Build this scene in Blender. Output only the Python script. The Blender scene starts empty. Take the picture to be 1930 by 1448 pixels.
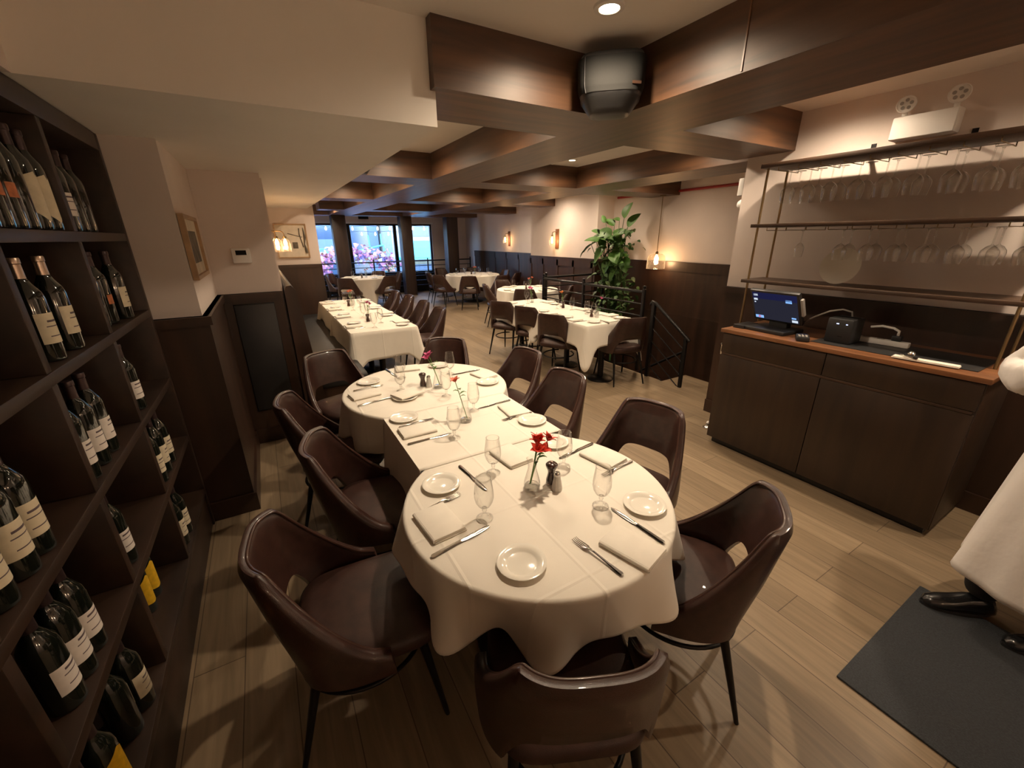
import bpy, bmesh, math, random
from mathutils import Vector, Matrix, Euler
random.seed(7)
C = bpy.context.scene.collection
SC = bpy.context.scene
PI = math.pi

# ------------------------------------------------------------------ camera
FPX, YAW, PITCH, ROLL, EYE = 767.19, math.radians(30.388), math.radians(19.831), math.radians(-0.491), 1.72
def _cam():
    f = Vector((math.sin(YAW)*math.cos(PITCH), math.cos(YAW)*math.cos(PITCH), -math.sin(PITCH)))
    r = Vector((math.cos(YAW), -math.sin(YAW), 0)); u = r.cross(f)
    r2 = r*math.cos(ROLL)+u*math.sin(ROLL); u2 = -r*math.sin(ROLL)+u*math.cos(ROLL)
    cd = bpy.data.cameras.new('camera'); co = bpy.data.objects.new('camera', cd); C.objects.link(co)
    cd.sensor_width = 36; cd.sensor_fit = 'HORIZONTAL'; cd.lens = FPX/1930*36; cd.clip_start = .02; cd.clip_end = 200
    m = Matrix(((r2.x, u2.x, -f.x, 0), (r2.y, u2.y, -f.y, 0), (r2.z, u2.z, -f.z, EYE), (0, 0, 0, 1)))
    co.matrix_world = m
    SC.camera = co
_cam()
# ------------------------------------------------------------------ world, exposure
SC.view_settings.view_transform = 'Standard'; SC.view_settings.look = 'None'
SC.view_settings.exposure = 0.0; SC.view_settings.gamma = 1.0; SC.view_settings.use_curve_mapping = False
W = bpy.data.worlds.new('world'); SC.world = W; W.use_nodes = True
wn = W.node_tree; wn.nodes.clear()
sky = wn.nodes.new('ShaderNodeTexSky'); sky.sky_type = 'NISHITA'; sky.sun_disc = False
sky.sun_elevation = math.radians(28); sky.sun_rotation = math.radians(200)
bg = wn.nodes.new('ShaderNodeBackground'); bg.inputs[1].default_value = SKY = 3.6
wo = wn.nodes.new('ShaderNodeOutputWorld')
tint = wn.nodes.new('ShaderNodeMix'); tint.data_type = 'RGBA'; tint.blend_type = 'MULTIPLY'; tint.inputs[0].default_value = 1; tint.inputs[7].default_value = (.55, .78, 1.15, 1)
wn.links.new(sky.outputs[0], tint.inputs[6]); wn.links.new(tint.outputs[2], bg.inputs[0]); wn.links.new(bg.outputs[0], wo.inputs[0])
SC.cycles.max_bounces = 10; SC.cycles.diffuse_bounces = 7; SC.cycles.glossy_bounces = 4
SC.cycles.transparent_max_bounces = 24; SC.cycles.transmission_bounces = 6
SC.cycles.caustics_reflective = False; SC.cycles.caustics_refractive = False
SC.cycles.sample_clamp_indirect = 4.0
SC.cycles.use_denoising = True

# ------------------------------------------------------------------ ceiling lamps: position, power
WARM = (1.0, 0.785, 0.56)
DOWN = [(1.40, 1.58, 49), (3.27, 1.60, 33), (3.27, 0.10, 40), (1.40, 2.92, 33), (1.40, 4.41, 34), (3.46, 2.92, 30), (3.46, 4.41, 34),
        (1.40, 5.92, 34), (1.40, 7.25, 34), (3.46, 5.92, 34), (3.46, 7.25, 34), (5.05, 4.45, 18),
        (5.05, 5.95, 22), (5.0, 7.2, 42), (1.40, 8.8, 34), (3.46, 8.8, 34), (5.2, 9.6, 48), (3.46, 11.9, 46), (1.6, 11.9, 46), (2.9, -1.70, 10)]  # last one is an unseen lamp added behind the viewpoint for fill
LAMP_H = 2.58

# ------------------------------------------------------------------ materials
M = {}
def newmat(name):
    m = bpy.data.materials.new(name); m.use_nodes = True
    nt = m.node_tree; nt.nodes.clear()
    o = nt.nodes.new('ShaderNodeOutputMaterial'); M[name] = m
    return m, nt, o
def N(nt, t, **kw):
    n = nt.nodes.new(t)
    for k, v in kw.items():
        if k.startswith('i_'): n.inputs[k[2:].replace('_', ' ')].default_value = v
        else: setattr(n, k, v)
    return n
def coords(nt, scale=(1, 1, 1), rot=(0, 0, 0)):
    tc = N(nt, 'ShaderNodeTexCoord'); mp = N(nt, 'ShaderNodeMapping')
    mp.inputs['Scale'].default_value = scale; mp.inputs['Rotation'].default_value = rot
    nt.links.new(tc.outputs['Object'], mp.inputs[0]); return mp
def ramp(nt, fac, stops):
    r = N(nt, 'ShaderNodeValToRGB'); e = r.color_ramp.elements
    while len(e) < len(stops): e.new(.5)
    for i, (p, c) in enumerate(stops): e[i].position = p; e[i].color = (*c, 1)
    nt.links.new(fac, r.inputs[0]); return r.outputs[0]
def plain(name, col, rough=.5, metal=0, noise=.06, nscale=8, bump=0, bscale=200, coat=0, sheen=0, spec=.5):
    m, nt, o = newmat(name)
    p = N(nt, 'ShaderNodeBsdfPrincipled')
    p.inputs['Roughness'].default_value = rough; p.inputs['Metallic'].default_value = metal
    p.inputs['Coat Weight'].default_value = coat; p.inputs['Sheen Weight'].default_value = sheen
    p.inputs['Specular IOR Level'].default_value = spec
    mp = coords(nt); nz = N(nt, 'ShaderNodeTexNoise'); nz.inputs['Scale'].default_value = nscale; nz.inputs['Detail'].default_value = 4
    nt.links.new(mp.outputs[0], nz.inputs[0])
    a = tuple(max(0, c*(1-noise)) for c in col); b = tuple(min(1, c*(1+noise)) for c in col)
    nt.links.new(ramp(nt, nz.outputs['Fac'], [(.3, a), (.7, b)]), p.inputs['Base Color'])
    if bump:
        n2 = N(nt, 'ShaderNodeTexNoise'); n2.inputs['Scale'].default_value = bscale; nt.links.new(mp.outputs[0], n2.inputs[0])
        bm_ = N(nt, 'ShaderNodeBump'); bm_.inputs['Strength'].default_value = bump; bm_.inputs['Distance'].default_value = .01
        nt.links.new(n2.outputs['Fac'], bm_.inputs['Height']); nt.links.new(bm_.outputs[0], p.inputs['Normal'])
    nt.links.new(p.outputs[0], o.inputs[0]); return m
def wood(name, c1, c2, scale, rough=.35, coat=.2, bump=.05, crough=.25):
    m, nt, o = newmat(name); p = N(nt, 'ShaderNodeBsdfPrincipled')
    mp = coords(nt, scale)
    nz = N(nt, 'ShaderNodeTexNoise'); nz.inputs['Scale'].default_value = 1.0; nz.inputs['Detail'].default_value = 8; nz.inputs['Distortion'].default_value = .6
    nt.links.new(mp.outputs[0], nz.inputs[0])
    nt.links.new(ramp(nt, nz.outputs['Fac'], [(.32, c1), (.68, c2)]), p.inputs['Base Color'])
    p.inputs['Roughness'].default_value = rough; p.inputs['Coat Weight'].default_value = coat; p.inputs['Coat Roughness'].default_value = crough
    b = N(nt, 'ShaderNodeBump'); b.inputs['Strength'].default_value = bump; b.inputs['Distance'].default_value = .005
    nt.links.new(nz.outputs['Fac'], b.inputs['Height']); nt.links.new(b.outputs[0], p.inputs['Normal'])
    nt.links.new(p.outputs[0], o.inputs[0]); return m
def emit(name, col, s):
    m, nt, o = newmat(name); e = N(nt, 'ShaderNodeEmission'); e.inputs[0].default_value = (*col, 1); e.inputs[1].default_value = s
    nt.links.new(e.outputs[0], o.inputs[0]); return m
def thin_glass(name, tint=(.97, .97, .96), gloss=.9, edge=.95, base=.035, painted_sheen=0, sheen_base=0):
    m, nt, o = newmat(name)
    t = N(nt, 'ShaderNodeBsdfTransparent'); t.inputs[0].default_value = (*tint, 1)
    g = N(nt, 'ShaderNodeBsdfGlossy'); g.inputs[0].default_value = (gloss, gloss, gloss, 1); g.inputs['Roughness'].default_value = .05
    lw = N(nt, 'ShaderNodeLayerWeight'); lw.inputs['Blend'].default_value = .5
    pw = N(nt, 'ShaderNodeMath', operation='POWER'); pw.inputs[1].default_value = 2.0; nt.links.new(lw.outputs['Facing'], pw.inputs[0])
    ma = N(nt, 'ShaderNodeMath', operation='MULTIPLY_ADD'); ma.inputs[1].default_value = edge; ma.inputs[2].default_value = base; nt.links.new(pw.outputs[0], ma.inputs[0])
    mx = N(nt, 'ShaderNodeMixShader'); nt.links.new(ma.outputs[0], mx.inputs[0]); nt.links.new(t.outputs[0], mx.inputs[1]); nt.links.new(g.outputs[0], mx.inputs[2])
    if painted_sheen:  # pale diffuse edges painted in, standing for bright reflections on the glass
        df = N(nt, 'ShaderNodeBsdfTranslucent'); df.inputs[0].default_value = (.9, .86, .8, 1); d2 = N(nt, 'ShaderNodeBsdfDiffuse'); d2.inputs[0].default_value = (.9, .86, .8, 1)
        ad = N(nt, 'ShaderNodeMixShader'); nt.links.new(df.outputs[0], ad.inputs[1]); nt.links.new(d2.outputs[0], ad.inputs[2])
        hm = N(nt, 'ShaderNodeMath', operation='MULTIPLY_ADD'); hm.inputs[1].default_value = painted_sheen; hm.inputs[2].default_value = sheen_base
        p3 = N(nt, 'ShaderNodeMath', operation='POWER'); p3.inputs[1].default_value = 3.5; nt.links.new(lw.outputs['Facing'], p3.inputs[0]); nt.links.new(p3.outputs[0], hm.inputs[0])
        m2 = N(nt, 'ShaderNodeMixShader'); nt.links.new(hm.outputs[0], m2.inputs[0]); nt.links.new(mx.outputs[0], m2.inputs[1]); nt.links.new(ad.outputs[0], m2.inputs[2]); mx = m2
    nt.links.new(mx.outputs[0], o.inputs[0]); return m

plain('paint', (.72, .63, .58), .75, noise=.03, nscale=3, bump=.03, bscale=90)
plain('ceiling_paint', (.88, .84, .78), .8, noise=.02, nscale=3)
plain('white_paint', (.82, .80, .77), .5, noise=.02)
wood('beam_wood_x', (.042, .019, .009), (.125, .056, .024), (1.2, 14, 14), .45, .25, crough=.42)
wood('beam_wood_y', (.042, .019, .009), (.125, .056, .024), (14, 1.2, 14), .45, .25, crough=.42)
wood('panel_wood', (.019, .0085, .0045), (.042, .018, .0095), (7, 7, .8), .42, .12)
wood('rack_wood', (.016, .0075, .004), (.035, .016, .008), (10, 1.5, 10), .5, .03)
wood('cabinet_wood', (.020, .0105, .0055), (.037, .0195, .0095), (12, 12, 1.0), .45, .06)
wood('counter_wood', (.13, .052, .02), (.27, .115, .048), (10, 1.2, 10), .35, .2)
wood('shelf_wood', (.030, .015, .008), (.070, .035, .018), (10, 1.5, 10), .5, .05)
wood('light_wood', (.32, .19, .09), (.5, .32, .17), (8, 2, 8), .45)
wood('column_wood', (.02, .011, .008), (.045, .024, .016), (9, 9, 1), .5, .05)
plain('leather', (.036, .0150, .0110), .36, noise=.25, nscale=30, bump=.12, bscale=400, coat=.22)
plain('leather_seat', (.040, .0180, .0135), .46, noise=.3, nscale=18, bump=.12, bscale=400, coat=.05, spec=.35)
plain('piping', (.050, .022, .016), .28, noise=.1, coat=.4)
plain('black_metal', (.012, .011, .011), .4, .6, noise=.1)
plain('black_plastic', (.018, .018, .019), .42, noise=.1)
plain('dark_grille', (.010, .010, .0095), .8, noise=.3, nscale=600, spec=.15)
plain('chrome', (.78, .76, .72), .16, 1, noise=.02)
plain('brass', (.30, .21, .11), .38, 1, noise=.15)
plain('porcelain', (.83, .80, .72), .12, noise=.01, coat=.6)
plain('linen', (.80, .755, .67), .78, noise=.025, nscale=5, bump=.08, bscale=700, sheen=.2)
plain('napkin_cloth', (.81, .765, .68), .8, noise=.03, nscale=20, bump=.1, bscale=900, sheen=.2)
plain('coat_cloth', (.80, .76, .73), .8, noise=.03, nscale=6, bump=.2, bscale=25, sheen=.2)
plain('trouser_cloth', (.010, .010, .012), .85, noise=.2)
plain('shoe_leather', (.011, .011, .012), .22, noise=.1, coat=.5)
plain('skin', (.52, .30, .20), .5, noise=.06, nscale=20)
plain('hair', (.02, .013, .01), .5, noise=.3, nscale=60)
plain('banquette_hide', (.009, .009, .010), .55, noise=.2, nscale=20, bump=.05)
plain('mat_rubber', (.030, .034, .040), .85, noise=.25, nscale=160, bump=.5, bscale=300)
plain('bottle_dark', (.008, .010, .007), .08, noise=.1, coat=.8)
plain('label_cream', (.66, .58, .42), .7, noise=.08, nscale=40)
plain('label_white', (.72, .66, .60), .7, noise=.06, nscale=40)
plain('label_yellow', (.72, .42, .015), .6, noise=.15, nscale=60)
plain('label_orange', (.45, .14, .05), .6, noise=.3, nscale=60)
plain('label_ink', (.10, .07, .08), .7, noise=.2, nscale=80)
plain('foil', (.62, .48, .38), .3, .9, noise=.1)
plain('foil_dark', (.05, .03, .03), .35, .5, noise=.2)
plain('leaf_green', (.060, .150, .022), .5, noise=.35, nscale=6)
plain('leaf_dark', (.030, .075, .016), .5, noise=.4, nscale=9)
plain('stem_green', (.12, .26, .06), .5, noise=.2)
plain('petal_red', (.62, .045, .02), .5, noise=.25, nscale=60)
plain('petal_pink', (.60, .10, .26), .5, noise=.25, nscale=60)
plain('petal_coral', (.75, .19, .11), .5, noise=.25, nscale=60)
plain('petal_orange', (.72, .26, .06), .5, noise=.25, nscale=60)
plain('red_pipe', (.28, .012, .01), .4, noise=.1)
plain('mill_wood', (.045, .018, .012), .22, noise=.2, coat=.6)
plain('salt', (.75, .73, .68), .6, noise=.1, nscale=90)
plain('art_paper', (.70, .62, .50), .7, noise=.12, nscale=9)
plain('art_dark', (.12, .10, .075), .7, noise=.5, nscale=14)
plain('stone_grey', (.33, .31, .29), .5, noise=.1)
thin_glass('goblet_glass', painted_sheen=.16)
thin_glass('crystal_glass', painted_sheen=.75, sheen_base=.035)
thin_glass('shade_glass', (.95, .88, .80), .9, .8, .05, .25, .035)
thin_glass('window_glass', (.96, .98, .99), .9, .6, .015)
emit('downlight_glow', (1.0, .80, .55), 90)
emit('bulb_glow', (1.0, .55, .20), 28)
emit('screen_glow', (.012, .013, .05), 1.0)
emit('screen_dim', (.020, .020, .032), 1.0)
emit('screen_blue', (.25, .50, 1.0), 1.1)
emit('screen_white', (.75, .85, 1.0), .9)
emit('screen_red', (.8, .1, .12), .8)
emit('led_blue', (.5, .6, 1.0), 2.5)
emit('string_bulb', (1.0, .88, .62), 14)

def linen_creases():
    nt = M['linen'].node_tree; p = next(n for n in nt.nodes if n.type == 'BSDF_PRINCIPLED'); old = p.inputs['Normal'].links[0].from_socket
    tc = N(nt, 'ShaderNodeTexCoord'); sp = N(nt, 'ShaderNodeSeparateXYZ'); nt.links.new(tc.outputs['Object'], sp.inputs[0]); outs = []
    for ax, per, off in (('X', .335, .02), ('Y', .41, .31)):
        a = N(nt, 'ShaderNodeMath', operation='SUBTRACT'); a.inputs[1].default_value = off; nt.links.new(sp.outputs[ax], a.inputs[0])
        b = N(nt, 'ShaderNodeMath', operation='PINGPONG'); b.inputs[1].default_value = per/2; nt.links.new(a.outputs[0], b.inputs[0])
        c = N(nt, 'ShaderNodeMapRange'); c.inputs['From Max'].default_value = .009; c.inputs['To Min'].default_value = 1; c.inputs['To Max'].default_value = 0; nt.links.new(b.outputs[0], c.inputs['Value']); outs.append(c.outputs[0])
    ad = N(nt, 'ShaderNodeMath', operation='ADD'); nt.links.new(outs[0], ad.inputs[0]); nt.links.new(outs[1], ad.inputs[1])
    n3 = N(nt, 'ShaderNodeTexNoise'); n3.inputs['Scale'].default_value = 7; n3.inputs['Detail'].default_value = 2; nt.links.new(tc.outputs['Object'], n3.inputs[0])
    m3 = N(nt, 'ShaderNodeMath', operation='MULTIPLY_ADD'); m3.inputs[1].default_value = 1.6; nt.links.new(n3.outputs['Fac'], m3.inputs[0]); nt.links.new(ad.outputs[0], m3.inputs[2])
    bu = N(nt, 'ShaderNodeBump'); bu.inputs['Strength'].default_value = .38; bu.inputs['Distance'].default_value = .004
    nt.links.new(m3.outputs[0], bu.inputs['Height']); nt.links.new(old, bu.inputs['Normal']); nt.links.new(bu.outputs[0], p.inputs['Normal'])
linen_creases()
def floor_mat():
    m, nt, o = newmat('floor_planks'); p = N(nt, 'ShaderNodeBsdfPrincipled')
    mp = coords(nt, (1, 1, 1), (0, 0, PI/2))
    br = N(nt, 'ShaderNodeTexBrick'); br.offset = .37; br.inputs['Scale'].default_value = 1
    br.inputs['Brick Width'].default_value = 1.7; br.inputs['Row Height'].default_value = .185
    br.inputs['Mortar Size'].default_value = .0022; br.inputs['Mortar Smooth'].default_value = .2; br.inputs['Bias'].default_value = 0
    br.inputs['Color1'].default_value = (.205, .152, .097, 1); br.inputs['Color2'].default_value = (.275, .208, .135, 1); br.inputs['Mortar'].default_value = (.10, .07, .045, 1)
    nt.links.new(mp.outputs[0], br.inputs[0])
    mg = coords(nt, (26, 1.6, 1)); g = N(nt, 'ShaderNodeTexNoise'); g.inputs['Scale'].default_value = 1; g.inputs['Detail'].default_value = 9; g.inputs['Distortion'].default_value = 1.2
    nt.links.new(mg.outputs[0], g.inputs[0])
    mx = N(nt, 'ShaderNodeMix', data_type='RGBA', blend_type='MULTIPLY'); mx.inputs[0].default_value = .75
    nt.links.new(br.outputs['Color'], mx.inputs[6]); nt.links.new(ramp(nt, g.outputs['Fac'], [(.25, (.62, .59, .56)), (.75, (1.18, 1.15, 1.12))]), mx.inputs[7])
    nt.links.new(mx.outputs[2], p.inputs['Base Color'])
    p.inputs['Roughness'].default_value = .42; p.inputs['Specular IOR Level'].default_value = .4
    b = N(nt, 'ShaderNodeBump'); b.inputs['Strength'].default_value = .12; b.inputs['Distance'].default_value = .004
    nt.links.new(g.outputs['Fac'], b.inputs['Height']); nt.links.new(b.outputs[0], p.inputs['Normal'])
    nt.links.new(p.outputs[0], o.inputs[0])
floor_mat()

# ------------------------------------------------------------------ mesh helpers
class MB:
    def __init__(s): s.v = []; s.f = []
    def add(s, vs, fs):
        o = len(s.v); s.v += [tuple(v) for v in vs]; s.f += [tuple(i+o for i in f) for f in fs]; return s
    def box(s, x0, x1, y0, y1, z0, z1, M4=None):
        vs = [Vector((x, y, z)) for z in (z0, z1) for y in (y0, y1) for x in (x0, x1)]
        if M4: vs = [M4 @ v for v in vs]
        return s.add(vs, [(0, 2, 3, 1), (4, 5, 7, 6), (0, 1, 5, 4), (2, 6, 7, 3), (0, 4, 6, 2), (1, 3, 7, 5)])
    def bbox(s, x0, x1, y0, y1, z0, z1, b=.006, M4=None):   # box with chamfered edges
        bm = bmesh.new(); bmesh.ops.create_cube(bm, size=1)
        for v in bm.verts: v.co = Vector(((x0+x1)/2+v.co.x*(x1-x0), (y0+y1)/2+v.co.y*(y1-y0), (z0+z1)/2+v.co.z*(z1-z0)))
        bmesh.ops.bevel(bm, geom=bm.edges[:], offset=b, segments=2, affect='EDGES', profile=.5)
        bm.verts.index_update()
        vs = [M4 @ v.co if M4 else v.co.copy() for v in bm.verts]; fs = [[v.index for v in f.verts] for f in bm.faces]
        bm.free(); return s.add(vs, fs)
    def tube(s, pts, r, n=8, cap=True, closed=False):
        pts = [Vector(p) for p in pts]; rs = r if isinstance(r, (list, tuple)) else [r]*len(pts)
        vs = []; up = Vector((0, 0, 1)); L = len(pts); prev = None
        for i, p in enumerate(pts):
            if closed: t = (pts[(i+1) % L]-pts[i-1])
            else: t = (pts[min(i+1, L-1)]-pts[max(i-1, 0)])
            t.normalize()
            if prev is None:
                a = up.cross(t) if abs(t.z) < .95 else Vector((1, 0, 0)).cross(t)
            else: a = prev - t*prev.dot(t)
            a.normalize(); prev = a; b = t.cross(a)
            for k in range(n):
                q = 2*PI*k/n; vs.append(p+(a*math.cos(q)+b*math.sin(q))*rs[i])
        fs = []
        for i in range(L if closed else L-1):
            j = (i+1) % L
            for k in range(n): fs.append((i*n+k, i*n+(k+1) % n, j*n+(k+1) % n, j*n+k))
        if cap and not closed: fs += [tuple(range(n-1, -1, -1)), tuple((L-1)*n+k for k in range(n))]
        return s.add(vs, fs)
    def lathe(s, prof, n=24, c=(0, 0, 0), M4=None, a0=0, a1=2*PI):
        vs = []; fs = []; full = abs(a1-a0-2*PI) < 1e-6; m = n if full else n+1
        for r, z in prof:
            for k in range(m):
                q = a0+(a1-a0)*k/n; v = Vector((c[0]+r*math.cos(q), c[1]+r*math.sin(q), c[2]+z)); vs.append(M4 @ v if M4 else v)
        for i in range(len(prof)-1):
            for k in range(n):
                k2 = (k+1) % m
                fs.append((i*m+k, i*m+k2, (i+1)*m+k2, (i+1)*m+k))
        if full:
            if prof[0][0] > 1e-4 and s_cap(prof, 0): fs.append(tuple(range(n-1, -1, -1)))
            if prof[-1][0] > 1e-4 and s_cap(prof, -1): fs.append(tuple((len(prof)-1)*n+k for k in range(n)))
        return s.add(vs, fs)
    def grid(s, fn, nu, nv, cu=False):
        vs = [fn(i/(nu if cu else nu-1), j/(nv-1)) for j in range(nv) for i in range(nu)]
        fs = []
        for j in range(nv-1):
            for i in range(nu if cu else nu-1):
                i2 = (i+1) % nu; fs.append((j*nu+i, j*nu+i2, (j+1)*nu+i2, (j+1)*nu+i))
        return s.add(vs, fs)
    def poly(s, pts, z0, z1):    # extruded outline
        n = len(pts); vs = [(x, y, z0) for x, y in pts]+[(x, y, z1) for x, y in pts]
        return s.add(vs, [tuple(range(n-1, -1, -1)), tuple(range(n, 2*n))]+[(i, (i+1) % n, n+(i+1) % n, n+i) for i in range(n)])
    def build(s, name, m, parent=None, angle=40, fix=True):
        me = bpy.data.meshes.new(name); me.from_pydata(s.v, [], s.f); me.update()
        if fix:
            bm = bmesh.new(); bm.from_mesh(me); bmesh.ops.remove_doubles(bm, verts=bm.verts, dist=1e-5)
            bmesh.ops.recalc_face_normals(bm, faces=bm.faces); bm.to_mesh(me); bm.free()
        me.materials.append(M[m]); me.shade_smooth()
        if angle < 180: me.set_sharp_from_angle(angle=math.radians(angle))
        o = bpy.data.objects.new(name, me); C.objects.link(o)
        if parent: o.parent = parent
        return o
_capoff = set()
def s_cap(prof, e): return False
def tag(o, label, cat, group=None, kind=None):
    o['label'] = label; o['category'] = cat
    if group: o['group'] = group
    if kind: o['kind'] = kind
    return o
def thing(name, label, cat, loc=(0, 0, 0), rz=0, group=None):
    o = bpy.data.objects.new(name, None); C.objects.link(o); o.empty_display_size = .05
    o.location = loc; o.rotation_euler = (0, 0, rz); return tag(o, label, cat, group)
def struct(name, mb, m, angle=30):
    o = mb.build(name, m, None, angle); o['kind'] = 'structure'; return o
def dup(root, loc, rz=0, label=None, group=None):
    r = root.copy(); C.objects.link(r); r.location = loc; r.rotation_euler = (0, 0, rz); r.parent = None
    if label: r['label'] = label
    if group: r['group'] = group
    for ch in list(root.children):
        c = ch.copy(); C.objects.link(c); c.parent = r
        for g in list(ch.children):
            d = g.copy(); C.objects.link(d); d.parent = c
    return r
class Kind:      # first placing moves the original, later ones copy it
    def __init__(s, proto): s.p = proto; s.used = False
    def put(s, loc, rz, label, group=None):
        if not s.used:
            s.used = True; s.p.location = loc; s.p.rotation_euler = (0, 0, rz); s.p['label'] = label
            if group: s.p['group'] = group
            return s.p
        return dup(s.p, loc, rz, label, group)
def lerp(a, b, t): return a+(b-a)*t
def smooth(a, b, x):
    t = max(0, min(1, (x-a)/(b-a))); return t*t*(3-2*t)
def RZ(x, y, z, a): return Matrix.Translation((x, y, z)) @ Matrix.Rotation(a, 4, 'Z')
# ================================================================== SETTING
mb = MB(); mb.box(-1.1, 4.08, -3.1, 14.3, -.12, 0); mb.box(4.08, 6.5, 5.92, 14.3, -.12, 0); mb.box(3.9, 6.1, -3.1, 2.2, -.12, 0)
struct('floor', mb, 'floor_planks')
struct('ceiling', MB().box(-1.1, 6.6, -3.1, 14.3, 2.6, 2.72), 'ceiling_paint')
def wall(name, *bx, m='paint'):
    mb = MB()
    for b in bx: mb.box(*b)
    return struct(name, mb, m)
wall('wall_left_rack', (-1.1, -.95, -3.1, 4.0, 0, 2.6))
wall('wall_bulkhead', (-.95, -.55, -3.0, 2.04, 2.20, 2.6))
wall('wall_soffit', (-.95, .81, 2.04, 8.1, 2.2, 2.6), m='ceiling_paint')
wall('wall_left_end', (-.95, -.35, 2.92, 4.02, 0, 2.2))
wall('wall_left_thermostat', (-.35, .10, 4.0, 4.3, 0, 2.2))
wall('wall_left_banquette', (-.1, .12, 4.3, 8.1, 0, 2.2))
wall('wall_left_picture', (-.1, .9, 8.1, 8.3, 0, 2.6), (.7, .9, 8.3, 14.3, 0, 2.6))
wall('wall_right_bar', (3.75, 3.92, -3.1, 2.36, 0, 2.6))
wall('wall_right_stair', (6.0, 6.2, 1.9, 6.3, -2.2, 2.6), (3.92, 6.0, 1.9, 2.05, -2.2, 2.6))
wall('wall_right_pier', (5.6, 6.6, 6.3, 8.6, -2.2, 2.6))
wall('wall_right_far', (6.35, 6.6, 8.6, 14.3, 0, 2.6))
wall('wall_behind', (-1.1, 3.92, -3.2, -3.0, 0, 2.6))
wall('wall_window', (.9, 6.35, 13.95, 14.15, 2.16, 2.6), (5.1, 6.35, 13.95, 14.15, 0, 2.16), (.9, 1.0, 13.95, 14.15, 0, 2.16), (1.0, 5.1, 13.95, 14.15, 0, .6))
wall('wall_stairwell', (4.0, 4.08, 2.05, 5.92, -2.2, -.12), (4.08, 6.0, 5.92, 6.0, -2.2, -.12), (4.0, 6.2, 1.9, 6.0, -2.3, -2.2), m='panel_wood')
mb = MB()
for i in range(7): mb.box(4.09, 5.0, 2.1, 3.55-.24*i, -2.2, -.18*(i+1)) if 3.55-.24*i > 2.15 else None
struct('stairs', mb, 'floor_planks')
# beams: a lattice of dark veneered boxes
YB = [(1.815, 2.42, -3.0, 13.52), (3.88, 4.53, 2.36, 13.52)]
XB = [(1.985, 2.49), (4.83, 5.42), (7.67, 8.24), (10.51, 11.08), (13.0, 13.52)]
n = 1
for x0, x1, y0, y1 in YB:
    mb = MB(); mb.box(x0, x1, y0, y1, 2.34, 2.6); struct('trim_%d' % n, mb, 'beam_wood_y'); n += 1
for i, (y0, y1) in enumerate(XB):
    segs = [(.785 if i == 0 else .812 if i < 3 else 1.3, 1.815), (2.42, 3.75 if i == 0 else 3.88), (4.53, 5.6 if i in (2,) else 6.0 if i < 2 else 6.35)]
    if i == 0: segs = segs[:2]
    mb = MB()
    for a, b in segs:
        if i == 0 and a < 1: mb.box(a, b, y0, 2.039, 2.34, 2.6); mb.box(.811, b, 2.039, y1, 2.34, 2.6)
        else: mb.box(a, b, y0, y1, 2.34, 2.6)
    struct('trim_%d' % n, mb, 'beam_wood_x'); n += 1
# veneer seam on the main beam
mb = MB(); mb.box(1.811, 1.815, 1.23, 1.236, 2.345, 2.6); struct('trim_%d' % n, mb, 'counter_wood'); n += 1
# wainscots with cap rail and base
def wains(cap, *bx):
    global n
    mb = MB()
    for x0, x1, y0, y1, ztop, nx, ny in bx:
        mb.box(x0, x1, y0, y1, 0, ztop)
        e = .016
        mb.box(x0-(e if nx < 0 else 0), x1+(e if nx > 0 else 0), y0-(e if ny < 0 else 0), y1+(e if ny > 0 else 0), ztop-.05, ztop)
        mb.box(x0-(e if nx < 0 else 0), x1+(e if nx > 0 else 0), y0-(e if ny < 0 else 0), y1+(e if ny > 0 else 0), 0, .13)
    o = struct('trim_%d' % n, mb, 'panel_wood'); n += 1; return o
wains(1, (-.95, -.32, 2.88, 2.92, 1.31, 1, -1), (-.35, -.32, 2.92, 4.0, 1.31, 1, 0))
wains(1, (-.32, .10, 3.96, 4.0, 1.31, 0, -1))
wains(1, (.12, .9, 8.06, 8.1, 1.31, 0, -1))
wains(1, (3.715, 3.75, -3.0, 2.36, 1.27, -1, 0))
o = wains(1, (5.565, 5.6, 6.3, 8.6, 1.31, -1, 0), (6.31, 6.35, 8.6, 13.2, 1.31, -1, 0), (5.6, 6.35, 8.6, 8.63, 1.31, 0, 1))
mb = MB(); mb.box(5.96, 6.0, 2.05, 6.3, -2.2, 1.31); mb.box(5.945, 6.0, 2.05, 6.3, 1.16, 1.31); mb.box(5.565, 6.0, 6.26, 6.3, -2.2, 1.31); mb.box(4.9, 6.0, 2.05, 2.08, -2.2, 1.31)
mb.box(5.955, 5.965, 2.05, 6.26, .42, .45)
struct('trim_%d' % n, mb, 'panel_wood'); n += 1
mb = MB()     # raised stiles on the far wainscot
for y in (6.32, 6.9, 7.45, 8.0, 8.5): mb.box(5.552, 5.566, y, y+.06, .14, 1.26)
for y in (8.9, 9.6, 10.3, 11.0, 11.7, 12.4): mb.box(6.297, 6.311, y, y+.06, .14, 1.26)
mb.box(5.552, 5.566, 6.3, 8.6, 1.13, 1.27); mb.box(6.297, 6.311, 8.63, 13.2, 1.13, 1.27)
struct('trim_%d' % n, mb, 'panel_wood'); n += 1
mb = MB()
for x0, x1 in ((1.87, 2.24), (3.80, 4.14), (5.27, 5.65)): pass
for x0, x1 in ((1.87, 2.24), (3.80, 4.14), (5.27, 5.65)):
    o = struct('column', MB().bbox(x0, x1, 13.0, 13.34, 0, 2.34, .012), 'column_wood')
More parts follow.
